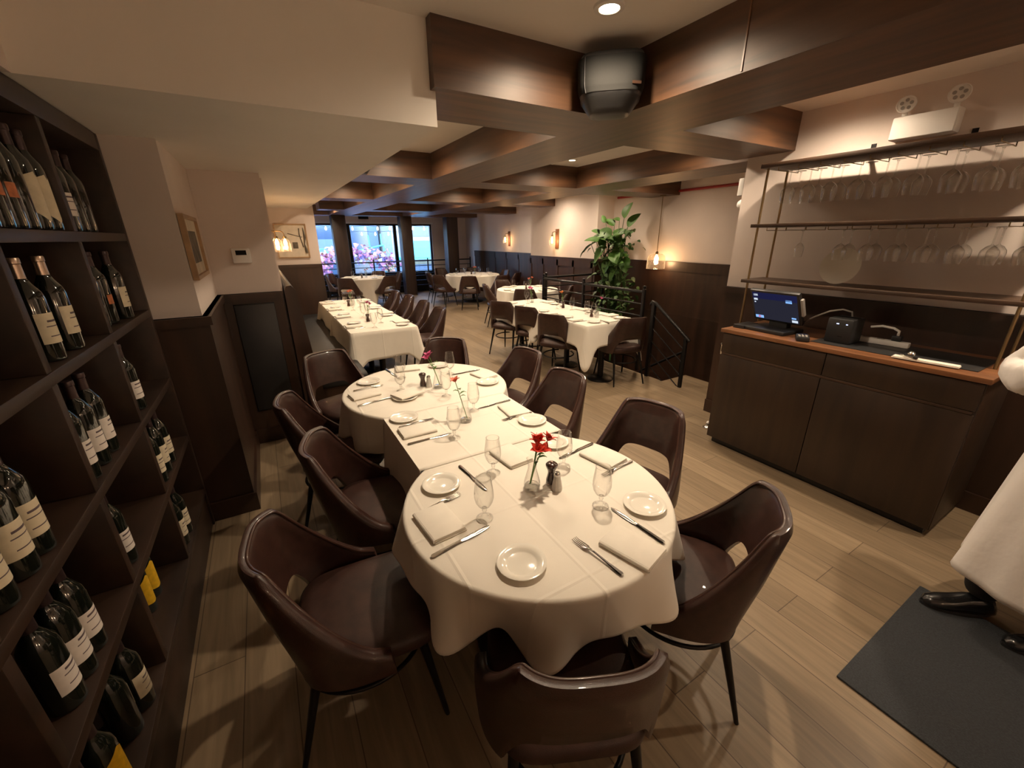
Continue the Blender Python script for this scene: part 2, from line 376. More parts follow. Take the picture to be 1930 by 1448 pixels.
# windows
def window(i, x0, x1):
    f = MB()
    f.box(x0, x1, 13.98, 14.06, 2.10, 2.16); f.box(x0, x1, 13.98, 14.06, .6, .66); f.box(x0, x0+.05, 13.98, 14.06, .66, 2.10); f.box(x1-.05, x1, 13.98, 14.06, .66, 2.10)
    w = struct('window_%d' % i, f, 'black_metal')
    g = MB().box(x0+.05, x1-.05, 14.015, 14.023, .66, 2.10).build('pane', 'window_glass', w)
window(1, 1.0, 2.45); window(2, 2.45, 3.87); window(3, 3.87, 5.1)
mb = MB(); mb.box(.95, 5.15, 13.93, 13.95, 2.15, 2.2); struct('trim_%d' % n, mb, 'white_paint'); n += 1
mb = MB(); mb.box(1.0, 5.1, 13.90, 13.95, .0, .6); mb.box(1.0, 5.1, 13.84, 13.96, .58, .61); struct('trim_%d' % n, mb, 'black_metal'); n += 1
mb = MB(); mb.tube([(5.98, 2.3, 2.40), (5.98, 6.2, 2.40)], .02, 10); o = mb.build('sprinkler_pipe', 'red_pipe'); tag(o, 'thin red sprinkler pipe running along the top of the stair wall', 'pipe')
# ceiling lamps
def downlight(i, x, y, p):
    t = thing('ceiling_downlight', '', 'ceiling light', (x, y, 2.6), 0, 'recessed ceiling downlights')
    MB().lathe([(.043, -.012), (.062, -.010), (.064, -.001), (.043, -.001)], 28).build('trim_ring', 'white_paint', t)
    MB().lathe([(.0, -.004), (.042, -.004)], 24, ).build('lens', 'downlight_glow', t, fix=False)
    ld = bpy.data.lights.new('downlight_beam', 'SPOT'); ld.energy = p*2.75; ld.color = WARM; ld.spot_size = math.radians(162); ld.spot_blend = 1.0; ld.shadow_soft_size = .035
    lo = bpy.data.objects.new('downlight_beam', ld); C.objects.link(lo); lo.parent = t; lo.location = (0, 0, -.016)
    return t
dl_names = ['bright recessed ceiling downlight above the round near table', 'recessed downlight above the bar cabinet, nearer the stairs', 'recessed downlight above the white-coated person']
for i, (x, y, p) in enumerate(DOWN):
    t = downlight(i, x, y, p)
    col = 'left' if x < 2 else 'middle' if x < 4 else 'right'
    t['label'] = dl_names[i] if i < 3 else 'recessed downlight in %s ceiling bay, lamp %d from the front of that bay row' % (col, sum(1 for q in DOWN[3:i+1] if abs(q[0]-x) < 1.0))  # last lamp of the middle row is the added, unseen fill
# wall vents on the window header
for k, x in enumerate((2.93, 4.15)):
    t = thing('air_vent', 'dark slotted air vent on the header wall above the %s window' % ('middle' if k == 0 else 'right'), 'vent', (x, 13.95, 2.34), 0, 'header air vents')
    MB().box(-.15, .15, -.015, 0, -.06, .06).build('frame', 'black_metal', t)
    s = MB()
    for q in range(5): s.box(-.13, .13, -.02, -.012, -.045+.02*q, -.037+.02*q)
    s.build('louver', 'dark_grille', t)

# ================================================================== STREET OUTSIDE
struct('ground', MB().box(-12, 20, 14.3, 40, -.9, -.8), 'stone_grey')
t = thing('street_building', 'dark blue-grey shopfront building across the street', 'building', (2.5, 24, -.8))
plain('facade_blue', (.045, .07, .12), .7, noise=.15, nscale=.8); plain('facade_pale', (.20, .20, .17), .7, noise=.1); plain('teal_awning', (.02, .14, .15), .6, noise=.15); plain('pane_dark', (.02, .035, .06), .15); plain('teal_paint', (.05, .26, .27), .5); plain('sign_white', (.42, .45, .46), .5)
plain('flower_pink', (.34, .11, .17), .7, noise=.3, nscale=4); plain('flower_coral', (.38, .16, .10), .7, noise=.3, nscale=4); plain('flower_lilac', (.20, .13, .30), .7, noise=.3, nscale=4); plain('flower_cream', (.36, .31, .18), .7, noise=.2, nscale=4)
MB().box(-9, 3.2, 0, 3, 0, 9).build('wall', 'facade_blue', t)
w = MB()
for k in range(8): w.box(-8.6+1.45*k, -7.5+1.45*k, -.06, 0, .3, 3.1)
w.build('shop_window', 'pane_dark', t)
MB().box(-9, 3.2, -.12, 0, 3.6, 4.4).build('fascia', 'teal_awning', t)
a = MB(); a.add([(-3.4, 0, 3.0), (-.8, 0, 3.0), (-.8, -1.1, 2.3), (-3.4, -1.1, 2.3), (-3.4, 0, 2.9), (-.8, 0, 2.9), (-.8, -1.1, 2.2), (-3.4, -1.1, 2.2)], [(0, 1, 2, 3), (4, 7, 6, 5), (3, 2, 6, 7), (0, 3, 7, 4), (1, 5, 6, 2)])
a.build('awning', 'teal_awning', t)
t = thing('street_building', 'pale building with a turquoise balcony seen through the right window', 'building', (8.4, 22, -.8))
MB().box(-2.5, 8, 0, 3, 0, 9).build('wall', 'facade_pale', t)
f = MB()
for k in range(3): f.box(-1.6+1.3*k, -.5+1.3*k, -.05, .0, 2.6, 4.0)
f.build('window', 'pane_dark', t)
MB().box(-2.4, 2.2, -1.1, 0, 1.5, 1.6).box(-2.4, 2.2, -1.14, -1.1, 1.6, 2.4).build('balcony', 'teal_paint', t)
MB().box(-2.5, 2.2, -.1, 0, .2, 1.2).build('shutter', 'facade_blue', t)
# shop sign letters
t = thing('shop_sign', 'white shop sign letters across the street at far left window', 'sign', (2.82, 21.0, 1.25))
MB().box(-1.0, .55, .06, .14, -.35, .45).build('board', 'facade_blue', t)
cu = bpy.data.curves.new('lettering', 'FONT'); cu.body = 'ea'; cu.size = .72; cu.extrude = .02; cu.align_x = 'CENTER'
to = bpy.data.objects.new('tmp', cu); C.objects.link(to); dg = bpy.context.evaluated_depsgraph_get()
me = bpy.data.meshes.new_from_object(to.evaluated_get(dg)); bpy.data.objects.remove(to)
me.materials.clear(); me.materials.append(M['sign_white'])
lo = bpy.data.objects.new('lettering', me); C.objects.link(lo); lo.parent = t; lo.rotation_euler = (PI/2, 0, 0); lo.location = (0, .04, -.2)
MB().tube([(-.9, .1, -.35), (-.9, .1, -2.05)], .05).tube([(.45, .1, -.35), (.45, .1, -2.05)], .05).build('post', 'black_metal', t)
# flower arch
def blossom(name, m, pts, parent, r0, r1):
    mb = MB(); rnd = random.Random(len(name)+len(pts))
    for p in pts:
        R = rnd.uniform(r0, r1); q = Matrix.Translation(p) @ Euler((rnd.uniform(0, 6), rnd.uniform(0, 6), 0)).to_matrix().to_4x4()
        vs = [q @ Vector((R*math.cos(2*PI*k/6)*(1 if k % 2 else .6), R*math.sin(2*PI*k/6)*(1 if k % 2 else .6), .25*R*(1 if k % 2 else 0))) for k in range(6)]
        mb.add(vs+[q @ Vector((0, 0, -.15*R))], [(k, (k+1) % 6, 6) for k in range(6)])
    return mb.build(name, m, parent, 180, fix=False)
t = thing('flower_arch', 'arch of pink and coral flowers outside the middle window', 'flowers', (3.4, 18.2, -.8))
rnd = random.Random(3)
def archpt():
    u = rnd.random()
    if u < .62: x = rnd.uniform(-1.7, 1.5); z = 1.62+.32*math.sin((x+1.7)*1.1)+rnd.gauss(0, .17)
    elif u < .82: x = -1.5+rnd.gauss(0, .2); z = rnd.uniform(.2, 1.6)
    else: x = 1.25+rnd.gauss(0, .25); z = rnd.uniform(.2, 1.7)
    return Vector((x, rnd.gauss(0, .18), max(.08, z)))
for nm, m, k in (('pink_blossom', 'flower_pink', 330), ('coral_blossom', 'flower_coral', 200), ('lilac_blossom', 'flower_lilac', 130), ('cream_blossom', 'flower_cream', 90)):
    blossom(nm, m, [archpt() for _ in range(k)], t, .06, .14)
MB().tube([(-1.5, .1, 0), (-1.5, .1, 1.5), (-.5, .1, 1.9), (.6, .1, 1.9), (1.25, .1, 1.5), (1.25, .1, 0)], .05).build('frame', 'black_metal', t)
t = thing('flower_bush', 'pink flower bush low outside the left window', 'flowers', (1.85, 16.6, -.8))
blossom('pink_blossom', 'flower_pink', [Vector((rnd.gauss(0, .25), rnd.gauss(0, .15), abs(rnd.gauss(.9, .35)))) for _ in range(200)], t, .06, .13)
MB().lathe([(.2, 0), (.28, .5), (.26, .5), (.2, .46)], 16).build('planter', 'facade_blue', t)
t = thing('frame_sculpture', 'turquoise tube frame with loops above the flower arch', 'decoration', (3.45, 19.1, .9))
MB().tube([(-1.55, 0, .12), (-.7, 0, .22), (.2, 0, .33), (1.3, 0, .55)], .035).tube([(-1.45, 0, .1), (-1.3, 0, .42), (-1.1, 0, .42), (-1.0, 0, .16)], .03).tube([(-.35, 0, .2), (-.35, 0, .55), (-.15, 0, .75), (-.05, 0, .3)], .03).tube([(.7, 0, .4), (.66, 0, .95)], .03).tube([(1.2, 0, .5), (1.2, 0, 1.0)], .03).tube([(-1.5, 0, -1.7), (-1.5, 0, .12)], .03).tube([(1.28, 0, -1.7), (1.28, 0, .55)], .03).build('tube', 'teal_paint', t)
for row, (y, z, xs) in enumerate(((14.75, 2.03, [1.12+.4*k for k in range(11)]), (15.6, 1.87, [2.7+.46*k for k in range(5)]))):
    t = thing('string_lights', ['long string of warm bulbs hung along the window top outside', 'short string of warm bulbs in the middle window, lower row'][row], 'string lights', (0, y, z), 0, 'strings of bulbs outside')
    MB().tube([(xs[0]-.3, 0, .09), (xs[0], 0, .07)]+[(x, 0, .06+.03*(k % 2)) for k, x in enumerate(xs)]+[(xs[-1]+.3, 0, .09)], .006, 6).build('wire', 'black_plastic', t)
    for x in xs: MB().lathe([(.0, -.055), (.022, -.045), (.03, -.015), (.02, .03), (.012, .055)], 10, (x, 0, 0)).build('bulb', 'string_bulb', t)
    MB().tube([(xs[0]-.3, 0, .09), (xs[0]-.3, 0, -z-.8)], .02).tube([(xs[-1]+.3, 0, .09), (xs[-1]+.3, 0, -z-.8)], .02).build('pole', 'black_metal', t)
# ================================================================== CHAIRS
TH_MAX = math.radians(91)
def shell_pt(u, z):      # plan: half ellipse that narrows and leans back with height
    th = u*TH_MAX; t = max(0, (z-.42)/.40); w = lerp(.258, .206, t); d = .272; cy = .055-.085*t
    p = .64
    sx, cx = math.sin(th), math.cos(th)
    x = w*math.copysign(abs(sx)**p, sx); y = cy-d*(math.copysign(abs(cx)**p, cx))
    nx, ny = sx/w, -cx/d; L = math.hypot(nx, ny)
    return x, y, nx/L, ny/L
def shell_top(u):
    s = abs(u)*91
    if s < 44: return .828-.008*(s/44)**2
    if s < 53: return .820-.045*((s-44)/9)**1.7
    return lerp(.775, .462, ((s-53)/38)**.97)
def shell_bot(u):
    s = abs(u)*91
    if s < 33: return .572-.022*(s/33)**2-.055*(s/33)**8
    return lerp(.495, .395, smooth(33, 41, s))
def make_chair():
    t = thing('dining_chair', 'x', 'chair', group='brown leather dining chairs')
    NU, TH = 71, .0185
    prof = [(0, -1), (.25, -1), (.5, -1), (.75, -1), (.93, -1), (1, -.55), (1, .55), (.93, 1), (.75, 1), (.5, 1), (.25, 1), (0, 1)]
    vs = []; K = len(prof)
    for i in range(NU):
        u = -1+2*i/(NU-1); a, b = shell_bot(u), shell_top(u)
        for q, side in prof:
            z = lerp(a, b, q); x, y, nx, ny = shell_pt(u, z)
            if 0 < q < 1: pass
            k = TH*side*(.8 if q in (0, 1) else 1)
            vs.append((x+nx*k, y+ny*k, z+(.010 if abs(side) < .9 else 0)))
    fs = [(i*K+k, i*K+(k+1) % K, (i+1)*K+(k+1) % K, (i+1)*K+k) for i in range(NU-1) for k in range(K)]
    fs += [tuple(range(K-1, -1, -1)), tuple((NU-1)*K+k for k in range(K))]
    MB().add(vs, fs).build('backrest', 'leather', t, 75)
    pts = []
    for i in range(NU):
        u = -1+2*i/(NU-1); z = shell_top(u); x, y, nx, ny = shell_pt(u, z); pts.append((x-nx*TH*.7, y-ny*TH*.7, z+.004))
    MB().tube(pts, .006, 6).build('piping', 'piping', t, 180)
    # seat cushion, rounded trapezoid
    def seat(i, j):
        q = 2*PI*i; c, s_ = math.cos(q), math.sin(q); p = .42
        ex = math.copysign(abs(c)**p, c); ey = math.copysign(abs(s_)**p, s_)
        ring = [(0, .474), (.45, .475), (.8, .471), (.94, .462), (1.0, .446), (1.0, .415), (.95, .395), (0, .392)]
        f = j*(len(ring)-1); a = min(int(f), len(ring)-2); w = f-a
        k = lerp(ring[a][0], ring[a+1][0], w); z = lerp(ring[a][1], ring[a+1][1], w)
        y = .020+.240*ey*k; hw = lerp(.215, .238, (y+.22)/.48)
        return (hw*ex*k, y, z)
    MB().grid(seat, 40, 8, True).build('seat', 'leather_seat', t, 60)
    for sx in (-1, 1):
        MB().tube([(sx*.17, .17, .40), (sx*.212, .235, 0)], [.017, .0085], 10).build('leg', 'black_metal', t)
        MB().tube([(sx*.17, -.16, .40), (sx*.205, -.265, 0)], [.017, .0085], 10).build('leg', 'black_metal', t)
    ring = []
    for i in range(41):
        q = lerp(-.35*PI, 1.35*PI, i/40); ring.append((.192*math.cos(q)*1.0, -.015-.215*math.sin(q)*1.0, .275))
    MB().tube(ring, .0085, 8).build('stretcher', 'black_metal', t, 180)
    return t
CH = Kind(make_chair())
def chair(bx, by, dx, dy, label, group='brown leather dining chairs'):
    L = math.hypot(dx, dy); dx /= L; dy /= L
    return CH.put((bx+.255*dx, by+.255*dy, 0), math.atan2(dy, dx)-PI/2, label, group)
G1 = 'chairs around the main table'
for a in [(-.155, 1.30, .99, -.12, 'brown leather chair at the near left, seat and left side in full view'),
          (.475, .462, .42, .906, 'brown leather chair at the bottom edge of the view with its back to the viewer'),
          (1.38, .575, -.60, .80, 'brown leather chair at the near right of the round table, seen from its side'),
          (1.744, 1.405, -.97, -.24, 'brown leather chair right of the near round table, whole backrest in view'),
          (1.696, 2.117, -1, -.06, 'second brown chair along the right side of the main table, at the middle table'),
          (1.78, 2.77, -.99, -.11, 'third brown chair along the right side of the main table, by the far round end'),
          (1.36, 3.52, -.63, -.78, 'brown chair at the far end of the main table beyond the pink flower'),
          (.31, 3.60, .33, -.94, 'brown chair at the far left of the main table with its backrest front in view'),
          (-.026, 2.61, .98, -.17, 'brown chair third from the near end on the left of the main table'),
          (.063, 1.94, .964, -.266, 'brown chair second from the near end on the left of the main table')]: chair(*a, group=G1)
G2 = 'chairs along the banquette table'
for a in [(1.97, 5.27, -1, .03, 'nearest brown chair on the right of the long banquette table'), (1.99, 5.98, -1, .02, 'second nearest brown chair on the right of the banquette table'),
          (1.99, 6.72, -1, 0, 'third brown chair on the right of the banquette table'), (1.96, 7.42, -1, 0, 'farthest brown chair on the right of the banquette table')]: chair(*a, group=G2)
G3 = 'chairs around the table by the stair railing'
for a in [(2.93, 5.32, .85, .5, 'farthest of three brown chairs on the left of the railing table'), (2.98, 4.72, .92, .36, 'middle of three brown chairs on the left of the railing table'),
          (2.93, 4.04, .88, .45, 'nearest of three brown chairs on the left of the railing table'), (3.60, 3.325, .23, .97, 'brown chair at the near end of the railing table, back to the viewer')]: chair(*a, group=G3)
G4 = 'chairs around the small round table by the plant'
for a in [(3.80, 7.50, .9, -.3, 'brown chair at the left of the small round table, beside the aisle'), (4.50, 8.10, .02, -1, 'brown chair on the far side of the small round table'),
          (4.02, 6.38, .68, .72, 'brown chair on the near side of the small round table, back over its cloth'), (5.10, 6.42, -.85, .5, 'dark chair at the right of the small round table behind the railing'),
          (5.28, 7.20, -.95, -.3, 'brown chair by the wainscot behind the small round table')]: chair(*a, group=G4)
G5 = 'chairs around the far left round table'
for a in [(1.63, 10.62, .5, .87, 'dark chair before the far left round table, left of the two near ones'), (2.72, 10.66, -.35, .94, 'dark chair before the far left round table, right of the two near ones'),
          (3.22, 11.6, -1, .05, 'chair seen edge-on at the right of the far left round table'), (1.50, 12.25, .7, -.6, 'chair at the back left of the far left round table'), (2.86, 12.45, -.5, -.85, 'chair behind the far left round table before the window')]: chair(*a, group=G5)
G6 = 'chairs around the far right round table'
for a in [(3.92, 11.25, 1, -.1, 'leftmost chair of the far right round table'), (3.80, 10.18, .85, .5, 'second chair from the left at the far right round table'), (4.30, 9.38, .45, .9, 'chair before the far right round table with its backrest square to the view'),
          (5.12, 9.1, .1, 1, 'chair at the near right of the far right round table'), (6.10, 10.7, -1, 0, 'chair between the far right round table and the wainscot'), (4.75, 12.5, .1, -1, 'chair behind the far right round table, nearest the columns'),
          (5.72, 12.2, -.5, -.85, 'chair behind the far right round table, nearest the right wall'), (5.86, 9.62, -.6, .8, 'dark chair right of the far right round table, seen from the side')]: chair(*a, group=G6)

# ================================================================== TABLES
TZ = .748
def pedestal(t, x, y, r=.27):
    MB().lathe([(.0, 0), (r, 0), (r, .012), (r*.9, .022), (.06, .04), (.0, .04)], 32, (x, y, 0)).build('base', 'black_metal', t)
    MB().tube([(x, y, .03), (x, y, .71)], .038, 16).build('column', 'black_metal', t)
def round_table(x, y, r, label, group):
    t = thing('round_table', label, 'table', (x, y, 0), 0, group)
    MB().lathe([(0, .715), (r-.03, .715), (r-.012, .725), (r-.012, TZ-.003), (0, TZ-.003)], 64).build('tabletop', 'panel_wood', t); pedestal(t, 0, 0); return t
def long_table(x0, x1, y0, y1, label, ends):
    t = thing('long_table', label, 'table', ((x0+x1)/2, (y0+y1)/2, 0)); hx, hy = (x1-x0)/2, (y1-y0)/2
    MB().bbox(-hx+.012, hx-.012, -hy+.012, hy-.012, .715, TZ-.003, .006).build('tabletop', 'panel_wood', t)
    for e in ends: pedestal(t, 0, e, .165)
    return t
def cloth_round(x, y, r, drop, seed, label, folds=9, amp=.045, sq=0, a0=0, group=None, z=TZ):
    rnd = random.Random(seed); ph = [rnd.uniform(0, 6.3) for _ in range(4)]
    def fn(i, j):
        q = 2*PI*i
        R0 = r
        d = drop*(1+.08*math.sin(3*q+ph[0])+.06*math.sin(5*q+ph[1]))
        if sq: d += sq*max(0, math.cos(2*(q-a0))**2*2-1)
        w = (.55*math.cos(folds*q+ph[2])+.30*math.cos((folds+4)*q+ph[3])+.15*math.cos(3*q+ph[1]))
        d *= 1+.20*w
        if j < .18: k = j/.18; return (x+R0*.985*k*math.cos(q), y+R0*.985*k*math.sin(q), z)
        if j < .30:
            k = (j-.18)/.12*PI/2; rr = R0*.985+.014*math.sin(k); return (x+rr*math.cos(q), y+rr*math.sin(q), z-.014*(1-math.cos(k)))
        k = (j-.30)/.70; sharp = w if w > 0 else w*.7
        rr = R0*.985+.014+(.012*k+amp*sharp*k**.95); return (x+rr*math.cos(q), y+rr*math.sin(q), z-.014-d*k)
    o = MB().grid(fn, 288, 28, True).build('tablecloth', 'linen', None, 180)
    md = o.modifiers.new('thickness', 'SOLIDIFY'); md.thickness = .0015; md.offset = 1
    return tag(o, label, 'tablecloth', group)
def cloth_rect(x0, x1, y0, y1, drop, label, tip=.16, seed=1, group=None, z=TZ, flats=(), cr=.03):
    rnd = random.Random(seed); P = []   # (x, y, nx, ny, corner weight, side)
    cs = [(x1-cr, y1-cr, 0), (x0+cr, y1-cr, 1), (x0+cr, y0+cr, 2), (x1-cr, y0+cr, 3)]
    for k, (cx, cy, a) in enumerate(cs):
        for i in range(17):
            q = (a+i/16)*PI/2; P.append((cx+cr*math.cos(q), cy+cr*math.sin(q), math.cos(q), math.sin(q), lerp(.55, 1, math.sin(PI*i/16)**1.2), k))
        nx_, ny_ = cs[(k+1) % 4][:2]; q = (a+1)*PI/2
        L = math.hypot(nx_-cx, ny_-cy); m = max(8, int(L/.05))
        for i in range(1, m):
            e = min(i, m-i)/m*L; f = i/m
            P.append((lerp(cx, nx_, f)+cr*math.cos(q), lerp(cy, ny_, f)+cr*math.sin(q), math.cos(q), math.sin(q), max(0, 1-e/.13)**1.5*.55, k+10))
    n = len(P); ph = [rnd.uniform(0, 6) for _ in range(3)]; vs = []; fs = []
    NR = 12
    for j in range(NR):
        for i, (x, y, nx, ny, cw, sd) in enumerate(P):
            flat = (sd >= 10 and (sd-10) in flats)
            d = drop+tip*cw+.012*math.sin(i*.21+ph[0])
            if j == 0: k = 0; zz = z; off = -.004
            else:
                k = (j-1)/(NR-2); off = .005+.012*k+.085*cw*k+.010*k*math.sin(i*.33+ph[1]); zz = z-.012-d*k
            vs.append((x+nx*off, y+ny*off, zz))
    for j in range(NR-1):
        for i in range(n): fs.append((j*n+i, j*n+(i+1) % n, (j+1)*n+(i+1) % n, (j+1)*n+i))
    fs.append(tuple(range(n)))
    o = MB().add(vs, fs).build('tablecloth', 'linen', None, 50)
    md = o.modifiers.new('thickness', 'SOLIDIFY'); md.thickness = .0015; md.offset = 1
    return tag(o, label, 'tablecloth', group)
GC = 'white tablecloths'
round_table(.79, 1.157, .525, 'round dining table under the nearest white cloth', 'round tables')
round_table(.838, 2.604, .55, 'round dining table at the far end of the main table', 'round tables')
long_table(.455, 1.195, 1.70, 2.035, 'narrow middle table joining the two round tables', (0,))
cloth_round(.79, 1.157, .52, .185, 11, 'white cloth draped in folds over the near round table', 9, .075, group=GC)
cloth_round(.838, 2.604, .548, .23, 5, 'white cloth on the far round end of the main table', 9, .055, group=GC)
def middle_cloth():
    x0, x1, y0, y1, z = .45, 1.20, 1.553, 2.205, TZ+.0035
    def fn(i, j):
        y = lerp(y0, y1, j); f = i*2-1; k = abs(f); sg = 1 if f > 0 else -1; mx = (x0+x1)/2; hx = (x1-x0)/2
        if k < .5: return (mx+sg*hx*k/.5, y, z)
        q = (k-.5)/.5; dz = .34*q; return (mx+sg*(hx+.012+.020*q+.012*q*math.sin(j*9+1+sg)), y+(j-.5)*.06*q, z-.012*min(1, q*12)-dz*(1+.03*math.sin(j*7)))
    o = MB().grid(fn, 49, 25).build('tablecloth', 'linen', None, 60)
    md = o.modifiers.new('thickness', 'SOLIDIFY'); md.thickness = .0012; md.offset = 1
    tag(o, 'white cloth laid across the middle table between the two round cloths', 'tablecloth', GC)
middle_cloth()
long_table(.69, 1.44, 4.62, 7.42, 'long table beside the dark banquette', (-1.05, -.35, .35, 1.05))
cloth_rect(.69, 1.44, 4.62, 6.02, .30, 'white cloth on the near half of the long banquette table', .20, 3, GC, TZ+.002)
cloth_rect(.688, 1.442, 6.0, 7.42, .26, 'white cloth on the far half of the long banquette table', .15, 4, GC)
long_table(3.09, 3.87, 3.54, 5.72, 'long table beside the stair railing', (-.93, -.23, .97))
cloth_rect(3.08, 3.88, 3.53, 4.66, .26, 'white cloth on the near half of the railing table with a long corner tail', .24, 6, GC, TZ+.002)
cloth_rect(3.078, 3.882, 4.64, 5.72, .25, 'white cloth on the far half of the railing table', .15, 7, GC)
round_table(4.48, 7.0, .60, 'small round table near the green plant', 'round tables')
cloth_round(4.48, 7.0, .60, .24, 8, 'white cloth on the small round table near the plant', 11, .04, group=GC)
round_table(2.25, 11.5, .60, 'round table at the far left before the window', 'round tables')
cloth_round(2.25, 11.5, .60, .40, 9, 'white cloth on the far left round table before the window', 9, .07, .2, group=GC)
round_table(5.05, 10.75, .75, 'large round table at the far right', 'round tables')
cloth_round(5.05, 10.75, .75, .30, 10, 'white cloth on the large far right round table', 11, .05, group=GC)

# ================================================================== TABLEWARE
TT = TZ+.0022
def plate_mesh():
    o = MB().lathe([(.0, .004), (.046, .004), (.052, .006), (.058, .011), (.078, .0155), (.0795, .0145), (.079, .013), (.058, .007), (.050, .001), (.044, 0), (.0, 0)], 40).build('side_plate', 'porcelain', None, 60)
    return tag(o, 'x', 'plate')
def napkin_mesh():
    mb = MB(); mb.bbox(-.062, .062, -.092, .092, 0, .006, .0028); mb.bbox(-.060, .0605, -.090, .088, .006, .0115, .0026); mb.bbox(-.0615, .058, -.089, .090, .0115, .017, .0027)
    mb.tube([(-.060, -.088, .0085), (-.060, .088, .0085)], .0078, 8)
    return tag(mb.build('folded_napkin', 'napkin_cloth', None, 60), 'x', 'napkin')
def flatbar(mb, secs):     # sections (y, half width, z, half thickness)
    vs = []
    for y, w, z, h in secs: vs += [(-w, y, z), (-w*.6, y, z+h), (w*.6, y, z+h), (w, y, z), (w*.6, y, z-h), (-w*.6, y, z-h)]
    k = len(secs); fs = [(i*6+a, i*6+(a+1) % 6, (i+1)*6+(a+1) % 6, (i+1)*6+a) for i in range(k-1) for a in range(6)]
    fs += [tuple(range(5, -1, -1)), tuple((k-1)*6+a for a in range(6))]; return mb.add(vs, fs)
def knife_thing():
    t = thing('table_knife', 'x', 'knife')
    flatbar(MB(), [(-.118, .006, .004, .003), (-.112, .0085, .004, .0035), (-.06, .007, .0045, .0035), (-.01, .0055, .0045, .0035), (-.006, .007, .0045, .004)]).build('handle', 'chrome', t)
    flatbar(MB(), [(-.006, .005, .0045, .002), (.01, .0085, .0035, .0012), (.06, .0095, .003, .001), (.1, .0075, .003, .001), (.115, .003, .003, .001)]).build('blade', 'chrome', t)
    return t
def fork_thing():
    t = thing('table_fork', 'x', 'fork')
    flatbar(MB(), [(-.100, .006, .004, .003), (-.094, .0085, .0045, .003), (-.05, .005, .006, .0025), (.01, .0035, .010, .002), (.035, .005, .010, .0018), (.045, .0115, .007, .0015), (.058, .0125, .0055, .0013)]).build('handle', 'chrome', t)
    mb = MB()
    for k in range(4): flatbar(mb, [(.056, .0021, .0055, .0012), (.09, .0017, .0035, .001), (.102, .001, .007, .0007)]) ; mb.v[-18:] = [(x-.0098+.0065*k, y, z) for x, y, z in mb.v[-18:]]
    mb.build('tines', 'chrome', t); return t
def goblet():
    t = thing('water_goblet', 'x', 'glass')
    MB().lathe([(.0, .046), (.010, .047), (.022, .056), (.031, .072), (.0355, .092), (.035, .115), (.031, .145), (.0275, .172)], 28).build('bowl', 'goblet_glass', t, 180)
    MB().lathe([(.0295, .0), (.031, .003), (.024, .006), (.010, .012), (.0065, .02), (.006, .03), (.009, .036), (.0065, .041), (.009, .047), (.0, .048)], 24).build('stem', 'goblet_glass', t, 180)
    MB().tube([(.0275*math.cos(2*PI*k/28), .0275*math.sin(2*PI*k/28), .172) for k in range(28)], .0008, 5, closed=True).build('rim', 'goblet_glass', t, 180)
    return t
def vase_mesh():
    t = thing('bud_vase', 'x', 'vase')
    MB().lathe([(.0, .001), (.030, .001), (.034, .012), (.033, .03), (.024, .065), (.017, .09), (.017, .105), (.022, .13), (.024, .136)], 28).build('body', 'goblet_glass', t, 180)
    MB().lathe([(.0, .003), (.029, .003), (.031, .012), (.026, .018), (.0, .016)], 24).build('base', 'goblet_glass', t, 60)
    return t
def mill_thing():
    t = thing('pepper_mill', 'x', 'pepper mill')
    MB().lathe([(.0, .004), (.022, .004), (.022, .02), (.018, .035), (.015, .052), (.017, .064), (.021, .074), (.0, .074)], 24).build('body', 'mill_wood', t)
    MB().lathe([(.0, .0), (.0225, .0), (.0225, .006), (.0, .006)], 24).build('base', 'chrome', t)
    MB().lathe([(.0, .074), (.021, .075), (.025, .083), (.025, .09), (.019, .096), (.0, .098)], 24).build('cap', 'mill_wood', t)
    MB().lathe([(.0, .097), (.005, .098), (.0055, .104), (.0, .108)], 12).build('knob', 'chrome', t); return t
def salt_thing():
    t = thing('salt_shaker', 'x', 'salt shaker')
    MB().lathe([(.0, .0), (.022, .0), (.0215, .012), (.017, .04), (.0115, .066), (.0, .066)], 10).build('body', 'salt', t, 20)
    MB().lathe([(.0125, .064), (.0135, .067), (.0135, .072), (.009, .081), (.0, .083)], 20).build('cap', 'chrome', t); return t
